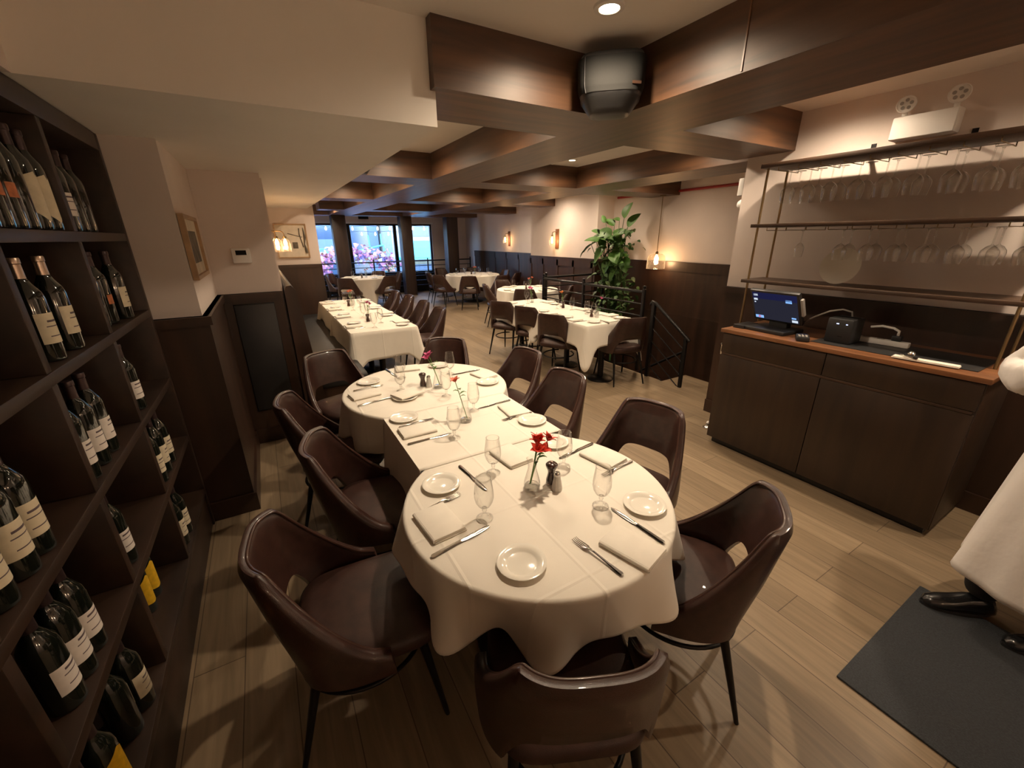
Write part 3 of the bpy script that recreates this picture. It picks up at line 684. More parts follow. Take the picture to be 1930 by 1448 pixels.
def flower(petal, nb, height, seed, tilt, lab, loc, rz):
    rnd = random.Random(seed); t = thing('cut_flower', lab, 'flower', loc, rz, 'cut flowers in bud vases')
    top = Vector((tilt, 0, height))
    st = MB(); lf = MB(); bl = MB()
    heads = []
    for k in range(nb):
        h = top+Vector((rnd.uniform(-.034, .040), rnd.uniform(-.034, .034), rnd.uniform(-.02, .020))) if nb > 1 else top
        b = Vector((-.012+.006*rnd.random(), rnd.uniform(-.008, .008), .022)); mid = Vector((tilt*.35, 0, .12 if height > .13 else .06))
        pts = []
        for i in range(9):
            q = i/8; pts.append(b*(1-q)**2+mid*2*q*(1-q)+h*q*q)
        st.tube(pts, .0021, 6); heads.append((h, (pts[-1]-pts[-2]).normalized()))
    for h, d in heads:
        Q = d.to_track_quat('Z', 'Y').to_matrix()
        for p in range(6):
            a = 2*PI*p/6+rnd.random()*.4; R_ = (.040 if p % 2 else .044)*(.85 if nb == 1 else 1); op = .95 if p % 2 else .75
            def pt(i, j, a=a, R_=R_, op=op):
                w = .0135*math.sin(PI*min(1, .12+j*.92))**.8*(i-.5)*2; r = R_*j*math.sin(op*(.5+.6*j)); z = R_*j*math.cos(op*(.5+.6*j))
                return h+Q @ Vector((math.cos(a)*r-math.sin(a)*w, math.sin(a)*r+math.cos(a)*w, z+abs(i-.5)*.006))
            bl.grid(pt, 5, 7)
        for s_ in range(4):
            a = rnd.random()*6.3; e = Q @ Vector((.010*math.cos(a), .010*math.sin(a), .034)); bl.tube([h, h+e], .0008, 4)
    for k in range(4):
        a = rnd.random()*6.3; base = Vector((tilt*.6, 0, height*.62+.03*k*.5)); L = rnd.uniform(.04, .06)
        def pl(i, j, a=a, base=base, L=L):
            w = .009*math.sin(PI*min(1, .08+j*.94))*(i-.5)*2; r = L*j*.75; z = L*j*(.9-.7*j)
            return base+Vector((math.cos(a)*r-math.sin(a)*w, math.sin(a)*r+math.cos(a)*w, z+abs(i-.5)*.004))
        lf.grid(pl, 5, 8)
    st.build('stem', 'stem_green', t, 180); lf.build('leaf', 'leaf_green', t, 180, fix=False); bl.build('bloom', petal, t, 180, fix=False)
    return t
PL, NP, KN, FK, GB, VS, ML, SL = Kind(plate_mesh()), Kind(napkin_mesh()), Kind(knife_thing()), Kind(fork_thing()), Kind(goblet()), Kind(vase_mesh()), Kind(mill_thing()), Kind(salt_thing())
SEAT = ['at the left of the near round table', 'at the front edge of the near round table', 'at the right edge of the near round table', 'on the right side of the middle table', 'just behind the red flowers',
        'at the right edge of the far round table', 'at the left edge of the far round table', 'at the left edge of the middle table', 'on the left front of the far round table', 'at the far rim of the far round table']
GP, GN, GK, GF, GG = 'white side plates', 'folded white napkins', 'table knives', 'table forks', 'water goblets'
for s, (x, y) in zip(SEAT, [(.478, 1.401), (.534, .861), (1.091, .871), (1.14, 1.726), (1.09, 1.46), (1.226, 2.433), (.505, 2.881), (.54, 2.136), (.64, 2.449), (1.071, 2.994)]):
    PL.put((x, y, TT+(.002 if 1.55 < y < 2.2 else 0)), 0, 'round white side plate '+s, GP)
for s, (x, y, a) in zip(SEAT, [(.385, 1.180, -85), (.885, .732, -75), (1.204, 1.222, -80), (1.128, 1.905, -95), (.845, 1.452, -85), (1.276, 2.590, -80), (.425, 2.640, 8), (.552, 1.943, 0), (.660, 2.470, 20), (.836, 3.050, -10)]):
    NP.put((x, y, TT+(.002 if 1.55 < y < 2.2 else 0)+(.014 if s == SEAT[8] else 0)), math.radians(a+90), 'white folded napkin '+s+(', on its plate' if s == SEAT[8] else ''), GN)
def cut(K, lab, grp, p, q, dz=0):
    a = math.atan2(q[1]-p[1], q[0]-p[0]); K.put(((p[0]+q[0])/2, (p[1]+q[1])/2, TT+dz+(.002 if 1.5 < (p[1]+q[1])/2 < 2.2 else .0004)), a-PI/2, lab, grp)
for s, p, q in [(SEAT[0], (.302, 1.035), (.532, 1.073)), (SEAT[2], (.991, .693), (.973, .927)), ('lying behind the left plate of the near round table', (.603, 1.501), (.621, 1.266)), (SEAT[7], (.467, 1.818), (.695, 1.822)), (SEAT[6], (.358, 2.468), (.572, 2.514)),
                ('beside the right napkin of the near round table', (1.251, 1.352), (1.025, 1.322)), (SEAT[3], (1.187, 2.058), (.959, 2.04)), (SEAT[5], (1.30, 2.729), (1.08, 2.726)), (SEAT[9], (.690, 3.125), (.712, 2.90))]:
    cut(KN, 'silver table knife '+s, GK, p, q)
for s, p, q, dz in [(SEAT[0], (.310, 1.262), (.525, 1.307), 0), (SEAT[1], (.773, .662), (.746, .865), 0), (SEAT[2], (1.291, 1.13), (1.10, 1.106), 0), (SEAT[3], (1.202, 1.826), (1.0, 1.816), 0), (SEAT[7], (.477, 2.030), (.68, 2.045), 0), (SEAT[6], (.38, 2.755), (.571, 2.768), 0)]:
    cut(FK, 'silver table fork '+s, GF, p, q, dz)
for s, (x, y) in zip([SEAT[0], 'left of the vase of red flowers', 'before the plate at the right of the near round table', 'right behind the pepper mill and salt shaker', SEAT[7], 'beside the coral flower vase', 'in front on the left of the far round table', 'behind another glass on the left of the far round table', 'at the far right of the pink flower vase', 'just in front of the pink flower vase'],
                     [(.537, 1.122), (.708, 1.375), (.949, .957), (1.002, 1.258), (.69, 1.762), (.927, 2.031), (.656, 2.598), (.736, 2.861), (1.076, 2.752), (.88, 2.344)]):
    GB.put((x, y, TT+(.002 if 1.55 < y < 2.2 else 0)), 0, 'empty stemmed water glass '+s, GG)
def bouquet(x, y, petal, nb, h, tilt, rz, where, cname, seed, dz=0):
    VS.put((x, y, TT+dz), 0, 'clear bud vase holding the %s flower %s' % (cname, where), 'bud vases')
    flower(petal, nb, h, seed, tilt, '%s cut flower in the bud vase %s' % (cname, where), (x, y, TT+dz), rz)
bouquet(.793, 1.196, 'petal_red', 5, .185, .03, -.4, 'on the near round table', 'red', 4)
bouquet(.824, 1.92, 'petal_coral', 1, .235, .045, 2.7, 'on the middle table', 'coral', 5, .002)
bouquet(.892, 2.525, 'petal_pink', 2, .215, .03, 2.8, 'on the far round table', 'magenta', 6)
ML.put((.878, 1.180, TT), 0, 'dark wooden pepper mill beside the red flowers', 'pepper mills'); SL.put((.872, 1.132, TT), 0, 'small glass salt shaker beside the red flowers', 'salt shakers')
ML.put((.812, 2.604, TT), 0, 'dark wooden pepper mill beside the magenta flower', 'pepper mills'); SL.put((.845, 2.575, TT), 0, 'small salt shaker beside the magenta flower', 'salt shakers')
ORD = ['nearest', 'second nearest', 'third nearest', 'fourth nearest', 'fifth nearest']
def setting(x, y, d, where, knife=True):     # d: direction from the seat to the table centre
    a = math.atan2(d[1], d[0])-PI/2; R2 = Matrix.Rotation(a, 2)
    def at(u, v): w = R2 @ Vector((u, v)); return (x+w.x, y+w.y)
    p = at(-.20, .03); PL.put((*p, TT+.001), 0, 'white side plate '+where, GP)
    NP.put((*at(0, -.01), TT+.001), a, 'white folded napkin '+where, GN)
    if knife:
        KN.put((*at(.10, -.01), TT+.001), a, 'silver knife '+where, GK); FK.put((*at(-.10, -.02), TT+.001), a, 'silver fork '+where, GF)
for k, y in enumerate((4.98, 5.70, 6.40, 7.10)):
    setting(.80, y, (1, 0), '%s on the banquette side of the banquette table' % ORD[k])
    setting(1.335, y+.0, (-1, 0), '%s on the chair side of the banquette table' % ORD[k])
for k, (x, y) in enumerate([(.987, 4.801), (1.116, 5.039), (1.024, 5.568), (1.12, 5.78), (1.006, 6.193), (1.15, 6.45), (1.026, 6.95), (1.16, 7.2)]):
    GB.put((x, y, TT+.001), 0, 'empty stemmed glass on the banquette table, number %d counted from its near end' % (k+1), GG)
bouquet(1.03, 5.31, 'petal_pink', 2, .19, .02, 1, 'on the near half of the banquette table', 'dusty pink', 11, .001)
bouquet(1.08, 6.72, 'petal_coral', 2, .19, .02, 2, 'on the far half of the banquette table', 'brownish', 12)
ML.put((1.0, 5.20, TT+.001), 0, 'pepper mill on the near half of the banquette table', 'pepper mills'); ML.put((1.02, 6.62, TT), 0, 'pepper mill on the far half of the banquette table', 'pepper mills')
for k, y in enumerate((3.90, 4.42, 5.26)):
    setting(3.20, y, (1, 0), '%s on the aisle side of the railing table' % ORD[k]); setting(3.765, y, (-1, 0), '%s on the railing side of the railing table' % ORD[k])
setting(3.50, 3.64, (0, 1), 'at the near end of the railing table')
for k, (x, y) in enumerate([(3.56, 3.98), (3.60, 4.16), (3.62, 4.50), (3.52, 4.72), (3.42, 5.33), (3.58, 5.62)]):
    GB.put((x, y, TT+.001), 0, 'empty stemmed glass on the railing table, number %d counted from its near end' % (k+1), GG)
bouquet(3.68, 4.06, 'petal_pink', 1, .20, .05, -.5, 'on the near part of the railing table', 'pink', 13, .001)
bouquet(3.70, 4.82, 'petal_orange', 2, .19, .02, 1, 'at the middle of the railing table', 'orange', 14)
bouquet(3.55, 5.42, 'petal_pink', 2, .20, .02, 2, 'on the far part of the railing table', 'rosy', 15)
ML.put((3.50, 3.95, TT+.001), 0, 'pepper mill on the near part of the railing table', 'pepper mills'); ML.put((3.62, 4.70, TT), 0, 'pepper mill at the middle of the railing table', 'pepper mills'); SL.put((3.54, 3.89, TT+.001), 0, 'salt shaker on the near part of the railing table', 'salt shakers')
for tname, cx, cy, r, ns, col, cn, a0 in (('small round table by the plant', 4.48, 7.0, .60, 4, 'petal_coral', 'salmon', .5), ('far left round table', 2.25, 11.5, .60, 4, 'petal_orange', 'yellowish', .8), ('large far right round table', 5.05, 10.75, .75, 6, 'petal_coral', 'peach', .3)):
    for k in range(ns):
        a = a0+2*PI*k/ns; d = (-math.cos(a), -math.sin(a)); where = 'on the %s, %s side' % (tname, (['right', 'far', 'left', 'near'] if ns == 4 else ['right', 'far right', 'far left', 'left', 'near left', 'near right'])[k])
        setting(cx+(r-.14)*math.cos(a), cy+(r-.14)*math.sin(a), d, where, False)
        GB.put((cx+(r-.32)*math.cos(a+.35), cy+(r-.32)*math.sin(a+.35), TT), 0, 'stemmed water glass '+where, GG)
    bouquet(cx+.05, cy-.03, col, 2, .19, .02, 1, 'on the '+tname, cn, 20+ns)
    ML.put((cx-.06, cy-.05, TT), 0, 'pepper mill on the '+tname, 'pepper mills')
# ================================================================== WINE RACK AND BOTTLES
t = thing('wine_rack', 'tall dark wooden wine rack of square cells along the left wall', 'wine rack', (0, 0, 0))
X0, X1 = -.945, -.56
def rk(name, b): MB().bbox(*b, .003).build(name, 'rack_wood', t, 30)
rk('side_panel', (X0, X1, 2.832, 2.872, 0, 2.19)); rk('side_panel', (X0, X1, .30, .34, 0, 2.19))
rk('back_panel', (X0, X0+.015, .34, 2.832, .24, 2.11)); rk('plinth', (X0, X1-.01, .34, 2.832, 0, .232)); rk('top_panel', (X0, X1, .34, 2.832, 2.115, 2.19))
SH = [.25, .62, .977, 1.357, 1.735]
for z in SH: rk('shelf', (X0+.015, X1, .34, 2.832, z-.018, z+.018))
for y in (.98, 1.58, 2.175):
    for a, b in zip(SH, SH[1:]+[2.133]): rk('divider', (X0+.015, X1-.002, y-.018, y+.018, a+.018, b-.018))
BP = [(.0, .003), (.028, .0), (.0365, .004), (.0375, .012), (.0375, .185), (.034, .205), (.022, .228), (.0150, .245), (.0142, .285), (.0158, .287), (.0158, .297), (.0142, .300), (.0, .300)]
def wrap(mb, z0, z1, a0, a1, r=.0379, n=14, cut=None):
    def fn(i, j):
        a = lerp(a0, a1, i); z = lerp(z0, z1, j)
        if cut: z = cut(i, j, z0, z1)
        return (r*math.cos(a), r*math.sin(a), z)
    return mb.grid(fn, n, 6)
def bottle(style):
    t = thing('wine_bottle', 'x', 'wine bottle', group='wine bottles in the rack')
    MB().lathe(BP, 24).build('body', 'bottle_dark', t, 50)
    lab = {'cream': 'label_cream', 'white': 'label_white', 'yellow': 'label_yellow', 'orange': 'label_orange', 'point': 'label_cream', 'foil': 'label_cream', 'dark': None}[style]
    if lab:
        mb = MB(); A = 1.15
        if style == 'yellow': wrap(mb, .05, .15, -.9, .9, cut=lambda i, j, a, b: lerp(a-.01+.02*abs(i-.5), b+.03*(1-abs(i*2-1)), j))
        elif style == 'orange': wrap(mb, .085, .125, -.7, .7)
        elif style == 'point': wrap(mb, .06, .17, -A, A, cut=lambda i, j, a, b: lerp(a-.035*(1-abs(i*2-1)), b-.012+.035*(i if i < .5 else i-.5), j))
        else: wrap(mb, .055, .145 if style != 'white' else .135, -A, A)
        L = mb.build('label', lab, t, 180, fix=False)
        if style in ('cream', 'white', 'foil'):
            q = MB(); wrap(q, .118, .124, -.5, .5, .0381, 8); wrap(q, .104, .107, -.65, .65, .0381, 8); wrap(q, .075, .078, -.6, .6, .0381, 8); q.build('label_text', 'label_ink', L, 180, fix=False)
    MB().lathe([(.0158, .235), (.0152, .248), (.0148, .284), (.0166, .286), (.0166, .298), (.015, .3015), (.0, .3015)], 20).build('foil', 'foil' if style == 'foil' else 'foil_dark', t, 40)
    return t
BK = {s: Kind(bottle(s)) for s in ('cream', 'white', 'yellow', 'orange', 'point', 'foil', 'dark')}
SW = {'cream': 'bottle with a cream label', 'white': 'bottle with a white label', 'yellow': 'bottle with a yellow label', 'orange': 'dark bottle with orange emblem', 'point': 'bottle with a pointed pale label', 'foil': 'bottle with silvery foil', 'dark': 'dark unlabelled bottle'}
ROW = ['on the bottom shelf', 'on the second shelf up', 'on the third shelf up', 'on the fourth shelf up', 'on the top shelf']
COL = {'a': 'near column', 'b': 'middle column', 'c': 'far column'}
used = {}
for row, col, sty, y, x in [(4, 'b', 'orange', 1.66, -.605), (4, 'b', 'orange', 1.742, -.605), (4, 'b', 'orange', 1.824, -.605), (4, 'b', 'dark', 1.905, -.605), (4, 'b', 'point', 2.0, -.605), (4, 'b', 'point', 2.088, -.605),
        (4, 'b', 'dark', 1.70, -.72), (4, 'b', 'dark', 1.80, -.72), (4, 'c', 'white', 2.27, -.605), (4, 'c', 'dark', 2.37, -.63), (4, 'c', 'dark', 2.47, -.63), (4, 'c', 'dark', 2.57, -.63),
        (3, 'b', 'foil', 1.757, -.61), (3, 'b', 'foil', 1.92, -.61), (3, 'b', 'foil', 1.84, -.74), (3, 'c', 'dark', 2.33, -.63), (3, 'c', 'orange', 2.45, -.63), (3, 'c', 'cream', 2.58, -.605),
        (2, 'b', 'white', 1.68, -.61), (2, 'b', 'white', 1.79, -.61), (2, 'b', 'white', 1.89, -.61), (2, 'c', 'white', 2.35, -.61), (2, 'a', 'cream', 1.11, -.61), (2, 'a', 'cream', 1.215, -.61), (2, 'a', 'cream', 1.30, -.61),
        (1, 'b', 'white', 1.70, -.61), (1, 'c', 'cream', 2.29, -.605), (1, 'c', 'cream', 2.40, -.605), (1, 'c', 'cream', 2.51, -.605), (1, 'a', 'white', 1.155, -.61), (1, 'a', 'white', 1.24, -.61), (1, 'a', 'white', 1.325, -.61),
        (0, 'c', 'cream', 2.30, -.605), (0, 'c', 'cream', 2.40, -.605), (0, 'b', 'yellow', 1.97, -.67), (0, 'b', 'yellow', 1.875, -.67), (0, 'a', 'cream', 1.42, -.605), (0, 'a', 'dark', 1.33, -.62), (0, 'a', 'yellow', 1.15, -.605), (0, 'a', 'yellow', 1.055, -.605)]:
    k = (row, col, sty); used[k] = used.get(k, 0)+1
    BK[sty].put((x, y, SH[row]+.018), random.uniform(-.35, .12), '%s, %s, %s, %s' % (SW[sty], ROW[row], COL[col], ['nearest of its kind', 'second of its kind', 'third of its kind', 'fourth of its kind', 'fifth of its kind'][used[k]-1]), 'wine bottles in the rack')

# ================================================================== BAR CABINET AND HANGING SHELF
t = thing('bar_cabinet', 'long dark wooden bar cabinet on the right with plain doors', 'cabinet', (3.43, 1.19, 0))
def cb(name, x0, x1, y0, y1, z0, z1, m='cabinet_wood', b=.003, p=None): return MB().bbox(x0-3.43, x1-3.43, y0-1.19, y1-1.19, z0, z1, b).build(name, m, p or t, 30)
cb('body', 3.136, 3.712, .455, 1.925, .055, .985); cb('plinth', 3.17, 3.70, .48, 1.90, 0, .055, 'black_plastic')
cb('door', 3.118, 3.136, .46, 1.186, .062, .803); cb('door', 3.118, 3.136, 1.190, 1.92, .062, .803)
cb('drawer_front', 3.118, 3.136, .46, 1.186, .825, .98); cb('drawer_front', 3.118, 3.136, 1.190, 1.92, .825, .98)
cb('finger_rail', 3.122, 3.137, .47, 1.915, .804, .822, 'shelf_wood', .002)
o = MB().bbox(3.10, 3.713, .44, 1.94, .986, 1.016, .004).build('countertop', 'counter_wood'); tag(o, 'reddish brown wooden countertop on the bar cabinet', 'countertop')
t = thing('hanging_shelf', 'three tier dark wood shelf on slim brass rods above the bar cabinet', 'shelf', (0, 0, 0))
for z0, z1 in ((2.185, 2.215), (1.775, 1.80), (1.36, 1.385)): MB().bbox(3.33, 3.65, .42, 1.985, z0, z1, .003).build('shelf', 'shelf_wood', t)
for x, y in ((3.365, 1.945), (3.63, 1.945), (3.365, .49), (3.63, .49)): MB().tube([(x, y, 1.016), (x, y, 2.186)], .0085, 10).build('rod', 'brass', t)
for y in (1.47, .985):
    MB().box(3.742, 3.748, y-.014, y+.014, 2.215, 2.30).box(3.60, 3.742, y-.014, y+.014, 2.2145, 2.219).build('bracket', 'black_metal', t)
for zt, nm in ((2.185, 0), (1.775, 1)):
    mb = MB()
    for k in range(11):
        y = .50+.137*k
        if y < 1.95: mb.tube([(3.36, y, zt-.001), (3.36, y, zt-.022), (3.635, y, zt-.022), (3.635, y, zt-.001)], .0028, 6)
    mb.build('glass_rail', 'brass', t, 180)
def wineglass(h, rb):
    mb = MB(); mb.lathe([(.0, 0), (.033, 0), (.034, .002), (.008, .006), (.0038, .02), (.0038, h*.44), (.006, h*.47), (rb*.55, h*.52), (rb*.93, h*.62), (rb, h*.70), (rb*.93, h*.85), (rb*.80, h)], 24)
    o = mb.build('wine_glass', 'crystal_glass', None, 180); o.rotation_euler = (PI, 0, 0); return tag(o, 'x', 'wine glass')
for zt, xs, ys, h, rb, nm in ((2.165, (3.43, 3.56), (1.81, 1.675, 1.54, 1.385, 1.245, 1.10, .94, .80, .665, .54), .225, .046, 'upper'), (1.754, (3.43, 3.56), (1.39, 1.24, 1.10, .96, .82, .685, .56), .20, .040, 'middle')):
    p = wineglass(h, rb); first = True
    for r, x in enumerate(xs):
        for k, y in enumerate(ys):
            if not first: o = p.copy(); C.objects.link(o)
            else: o = p; first = False
            o.location = (x, y, zt); o['label'] = 'wine glass hanging under the %s shelf, %s row, number %d from the left' % (nm, 'front' if r == 0 else 'back', k+1); o['group'] = 'glasses hung under the %s shelf' % nm
o = wineglass(.19, .03); o.location = (3.44, 1.65, 1.754); o['label'] = 'single slim glass hung apart at the left under the middle shelf'
o = MB().lathe([(.0, 0), (.07, 0), (.12, .008), (.124, .012), (.118, .012), (.07, .006), (.0, .006)], 40).build('round_plate', 'porcelain', None, 60)
o.rotation_euler = (0, math.radians(-78), 0); o.location = (3.53, 1.40, 1.507); tag(o, 'round pale plate standing on edge on the lowest hanging shelf', 'plate')
# emergency light above the shelf
t = thing('emergency_light', 'white twin-head emergency light box on the wall above the glass shelf', 'emergency light', (3.75, 1.21, 2.30))
MB().bbox(-.10, -.004, -.155, .155, -.012, .118, .008).build('housing', 'white_paint', t)
MB().bbox(-.104, -.099, -.150, .150, -.008, .114, .002).build('cover', 'white_paint', t)
for y, tw in ((.115, .35), (-.125, .25)):
    R = Matrix.Translation((-.075, y, .185)) @ Matrix.Rotation(tw, 4, 'Z') @ Matrix.Rotation(math.radians(-82), 4, 'Y')
    h = MB().lathe([(.0, -.03), (.025, -.028), (.047, -.005), (.05, .012), (.046, .016), (.043, .010), (.0, .006)], 28, M4=R).tube([(-.06, y, .118), (-.068, y, .15)], .014, 10).build('lamp_head', 'white_paint', t)
    d = MB()
    for k in range(5):
        a = 2*PI*k/5; d.lathe([(.0, .013), (.010, .0125), (.010, .009)], 10, (.024*math.cos(a), .024*math.sin(a), 0), M4=R)
    d.build('diode', 'stone_grey', h, fix=False)
t = thing('wall_sounder', 'white alarm box with a round dome at the end of the bar wall', 'alarm', (3.80, 2.36, 2.0))
MB().bbox(-.05, .05, .002, .05, .05, .19, .006).build('box', 'white_paint', t); MB().lathe([(.045, 0), (.045, .02), (.03, .045), (.0, .055)], 24, M4=Matrix.Translation((0, .002, -.02)) @ Matrix.Rotation(-PI/2, 4, 'X')).build('dome', 'white_paint', t)
# things on the counter
o = MB().bbox(3.21, 3.60, .52, 1.34, 1.0165, 1.0205, .001).build('dark_counter_sheet', 'black_plastic'); tag(o, 'thin black sheet lying on the rear of the bar counter', 'mat')  # thin dark sheet that blackens the rear of the countertop
t = thing('touch_terminal', 'black touchscreen till with a lit dark blue screen on the bar counter', 'till', (3.33, 1.66, 1.016), math.radians(-4))
Q = Matrix.Translation((-.03, 0, .185)) @ Matrix.Rotation(math.radians(-28), 4, 'Y')     # face looks to -x and up
MB().bbox(.0, .032, -.185, .185, -.135, .135, .006, Q).build('bezel', 'black_plastic', t)
s = MB().box(-.0012, .0, -.168, .168, -.118, .120, Q).build('screen', 'screen_dim', t)
def px_(y0, y1, z0, z1, m, nm): MB().box(-.0022, -.0012, y0, y1, z0, z1, Q).build(nm, m, s)
px_(-.168, .168, .065, .120, 'screen_glow', 'header')
px_(.125, .158, .088, .106, 'screen_white', 'button'); px_(.13, .16, .050, .068, 'screen_white', 'button'); px_(.147, .158, .028, .038, 'screen_white', 'button')
px_(-.130, -.085, .052, .078, 'screen_blue', 'button'); px_(.100, .165, -.112, -.088, 'screen_blue', 'button'); px_(.122, .142, -.110, -.091, 'screen_red', 'button'); px_(-.160, -.118, -.112, -.092, 'screen_white', 'button'); px_(-.150, -.118, -.082, -.070, 'screen_blue', 'button')
MB().bbox(.045, .11, -.07, .07, .015, .15, .01).build('stand', 'black_plastic', t); MB().bbox(-.12, .14, -.15, .16, 0, .028, .008).build('base', 'black_plastic', t)
MB().bbox(.0, .028, -.205, -.187, -.05, .09, .004, Q).build('card_slot', 'stone_grey', t)
t = thing('cash_drawer_tray', 'flat stack of black menus beside the till base on the counter', 'menus', (3.36, 1.865, 1.016))
t.name = 'menu_stack'
for k in range(3): MB().bbox(-.15, .05, -.045, .045, .001+.009*k, .009+.009*k, .002).build('menu_cover', 'black_plastic', t)
t = thing('card_reader', 'small black card reader with pale keys in front of the till', 'card reader', (3.205, 1.39, 1.016), .5)
MB().bbox(-.065, .065, -.04, .04, 0, .034, .009).build('body', 'black_plastic', t)
k_ = MB()
for i in range(4):
    for j in range(3): k_.box(-.05+.018*i, -.038+.018*i, -.026+.02*j, -.012+.02*j, .034, .0365)
k_.build('keypad', 'stone_grey', t); MB().box(.025, .055, -.028, .028, .034, .036).build('display', 'screen_dim', t)
t = thing('receipt_printer', 'black receipt printer cube with two blue lights on the counter', 'printer', (3.36, 1.22, 1.021))
MB().bbox(-.075, .10, -.075, .075, 0, .165, .01).build('body', 'black_plastic', t)
MB().box(-.0762, -.0745, .005, .02, .128, .134).box(-.0762, -.0745, -.045, -.035, .128, .134).build('status_light', 'led_blue', t)
MB().box(-.0762, -.0745, -.03, .0, .045, .050).build('badge', 'dark_grille', t); MB().box(-.06, .05, -.065, .065, .164, .167).build('paper_slot', 'dark_grille', t)
t = thing('till_cable', 'grey cable looping behind the till to the printer', 'cable', (0, 0, 0))
MB().tube([(3.40, 1.50, 1.10), (3.38, 1.42, 1.16), (3.37, 1.33, 1.215), (3.38, 1.26, 1.235), (3.42, 1.22, 1.22), (3.46, 1.22, 1.16), (3.49, 1.25, 1.02)], .006, 8).build('cord', 'stone_grey', t, 180)
t = thing('power_strip', 'white power strip lying on the back of the counter', 'power strip', (3.50, 1.06, 1.021), .05)
MB().bbox(-.025, .025, -.16, .16, 0, .035, .006).build('body', 'white_paint', t)
for k in range(3): MB().box(-.012, .012, -.11+.08*k, -.07+.08*k, .034, .0362).build('socket', 'stone_grey', t)
MB().bbox(-.02, .02, -.115, -.065, .036, .07, .006).build('black_plug', 'black_plastic', t)
MB().tube([(.0, -.09, .07), (0, -.09, .10), (0, -.06, .115), (0, .0, .12), (0, .06, .105)], .008, 8).build('cable', 'white_paint', t, 180)
t = thing('folded_paper', 'long cream folded paper lying along the front of the counter', 'paper', (3.20, .735, 1.021), .06)
MB().bbox(-.028, .028, -.145, .145, 0, .007, .002).build('sheet', 'napkin_cloth', t); MB().bbox(-.026, .026, -.143, .140, .007, .012, .002).build('top_fold', 'napkin_cloth', t)
t = thing('wine_opener', 'dark glossy corkscrew lying on the folded paper', 'corkscrew', (3.20, .80, 1.034), .8)
MB().bbox(-.05, .05, -.009, .009, 0, .016, .005).build('handle', 'black_plastic', t); MB().lathe([(.0, .012), (.018, .014), (.02, .024), (.010, .036), (.0, .038)], 16, (0, .0, 0)).build('knob', 'chrome', t)
MB().tube([(-.04, .012, .008), (-.01, .03, .008), (.04, .028, .008)], .004, 6).build('worm', 'chrome', t)
t = thing('wall_bracket_cup', 'chrome cup bracket fixed to the left end of the bar cabinet', 'bracket', (3.30, 1.926, .62)); t.name = 'cup_bracket'
MB().lathe([(.020, 0), (.022, .02), (.017, .03), (.02, .11), (.034, .14), (.036, .22), (.042, .225), (.036, .215), (.030, .15), (.0, .13)], 24, (0, .075, 0)).build('cup', 'chrome', t, 60)
MB().box(-.02, .02, 0, .004, .1, .2).tube([(0, .0, .15), (0, .05, .15)], .01, 10).build('mount', 'chrome', t); MB().tube([(.03, .09, .2), (.04, .1, .25)], .005, 8).build('pin', 'chrome', t)
t = thing('door_stop', 'small chrome door stop on the floor behind the bar cabinet end', 'door stop', (3.36, 2.07, 0))
MB().lathe([(.0, 0), (.045, 0), (.045, .012), (.025, .03), (.02, .05), (.0, .055)], 24).build('body', 'chrome', t); MB().lathe([(.0, .055), (.018, .055), (.015, .07), (.0, .073)], 16).build('cap', 'white_paint', t)

# ================================================================== SPEAKERS
def speaker(name, label, loc, rz, s):
    t = thing(name, label, 'speaker', loc, rz, 'wall speakers')
    # local: faces -y; body tapers to the back
    def ring(y, w, z0, z1): return [(-w, y, z0), (w, y, z0), (w, y, z1), (-w, y, z1)]
    P = [(.118, .115, -.075, .06), (.112, .150, -.100, .075), (.09, .165, -.112, .085), (-.03, .160, -.128, .09), (-.062, .150, -.125, .09), (-.075, .148, -.115, .09), (-.135, .100, -.060, .08), (-.140, .080, -.045, .07)]
    def sec(i, j, k=1.0, P=P):
        f = j*(len(P)-1); a_ = min(int(f), len(P)-2); w_ = f-a_; z, w, yf, yb = (lerp(P[a_][c], P[a_+1][c], w_) for c in range(4))
        q = 2*PI*i; c_, s_ = math.cos(q), math.sin(q); e = .42
        x = w*math.copysign(abs(c_)**e, c_); y = (yb if s_ > 0 else -yf)*math.copysign(abs(s_)**(e if s_ > 0 else .8), s_)
        return Vector((x*k*s, y*k*s, z*s))
    b = MB().grid(sec, 48, 22, True); o_ = len(b.v)
    b.f += [tuple(range(47, -1, -1)), tuple(o_-48+k for k in range(48))]
    b.build('cabinet', 'black_plastic', t, 50)
    MB().grid(lambda i, j: sec(lerp(.515, .985, i), lerp(.27, .56, j), 1.022), 30, 10).build('grille', 'dark_grille', t, 180)
    MB().tube([sec(.66, lerp(.27, .57, k/6), 1.03) for k in range(7)], .0028*s, 6).build('seam', 'black_plastic', t)
    p_ = sec(.83, .44, 1.035); MB().box(-.022*s, .022*s, -.002, .002, -.006*s, .006*s, Matrix.Translation(p_) @ Matrix.Rotation(.35, 4, 'Z')).build('badge', 'panel_wood', t)
    MB().tube([(0, .07*s, 0), (0, .15*s, .0)], .02*s, 10).build('mount', 'black_metal', t)
    return t
speaker('loudspeaker', 'large black loudspeaker in the corner of the near ceiling beams', (1.655, 1.825, 2.432), math.radians(-42), .98)
speaker('loudspeaker', 'small black loudspeaker hung on a far beam at the left', (1.02, 4.715, 2.42), math.radians(-5), .62)

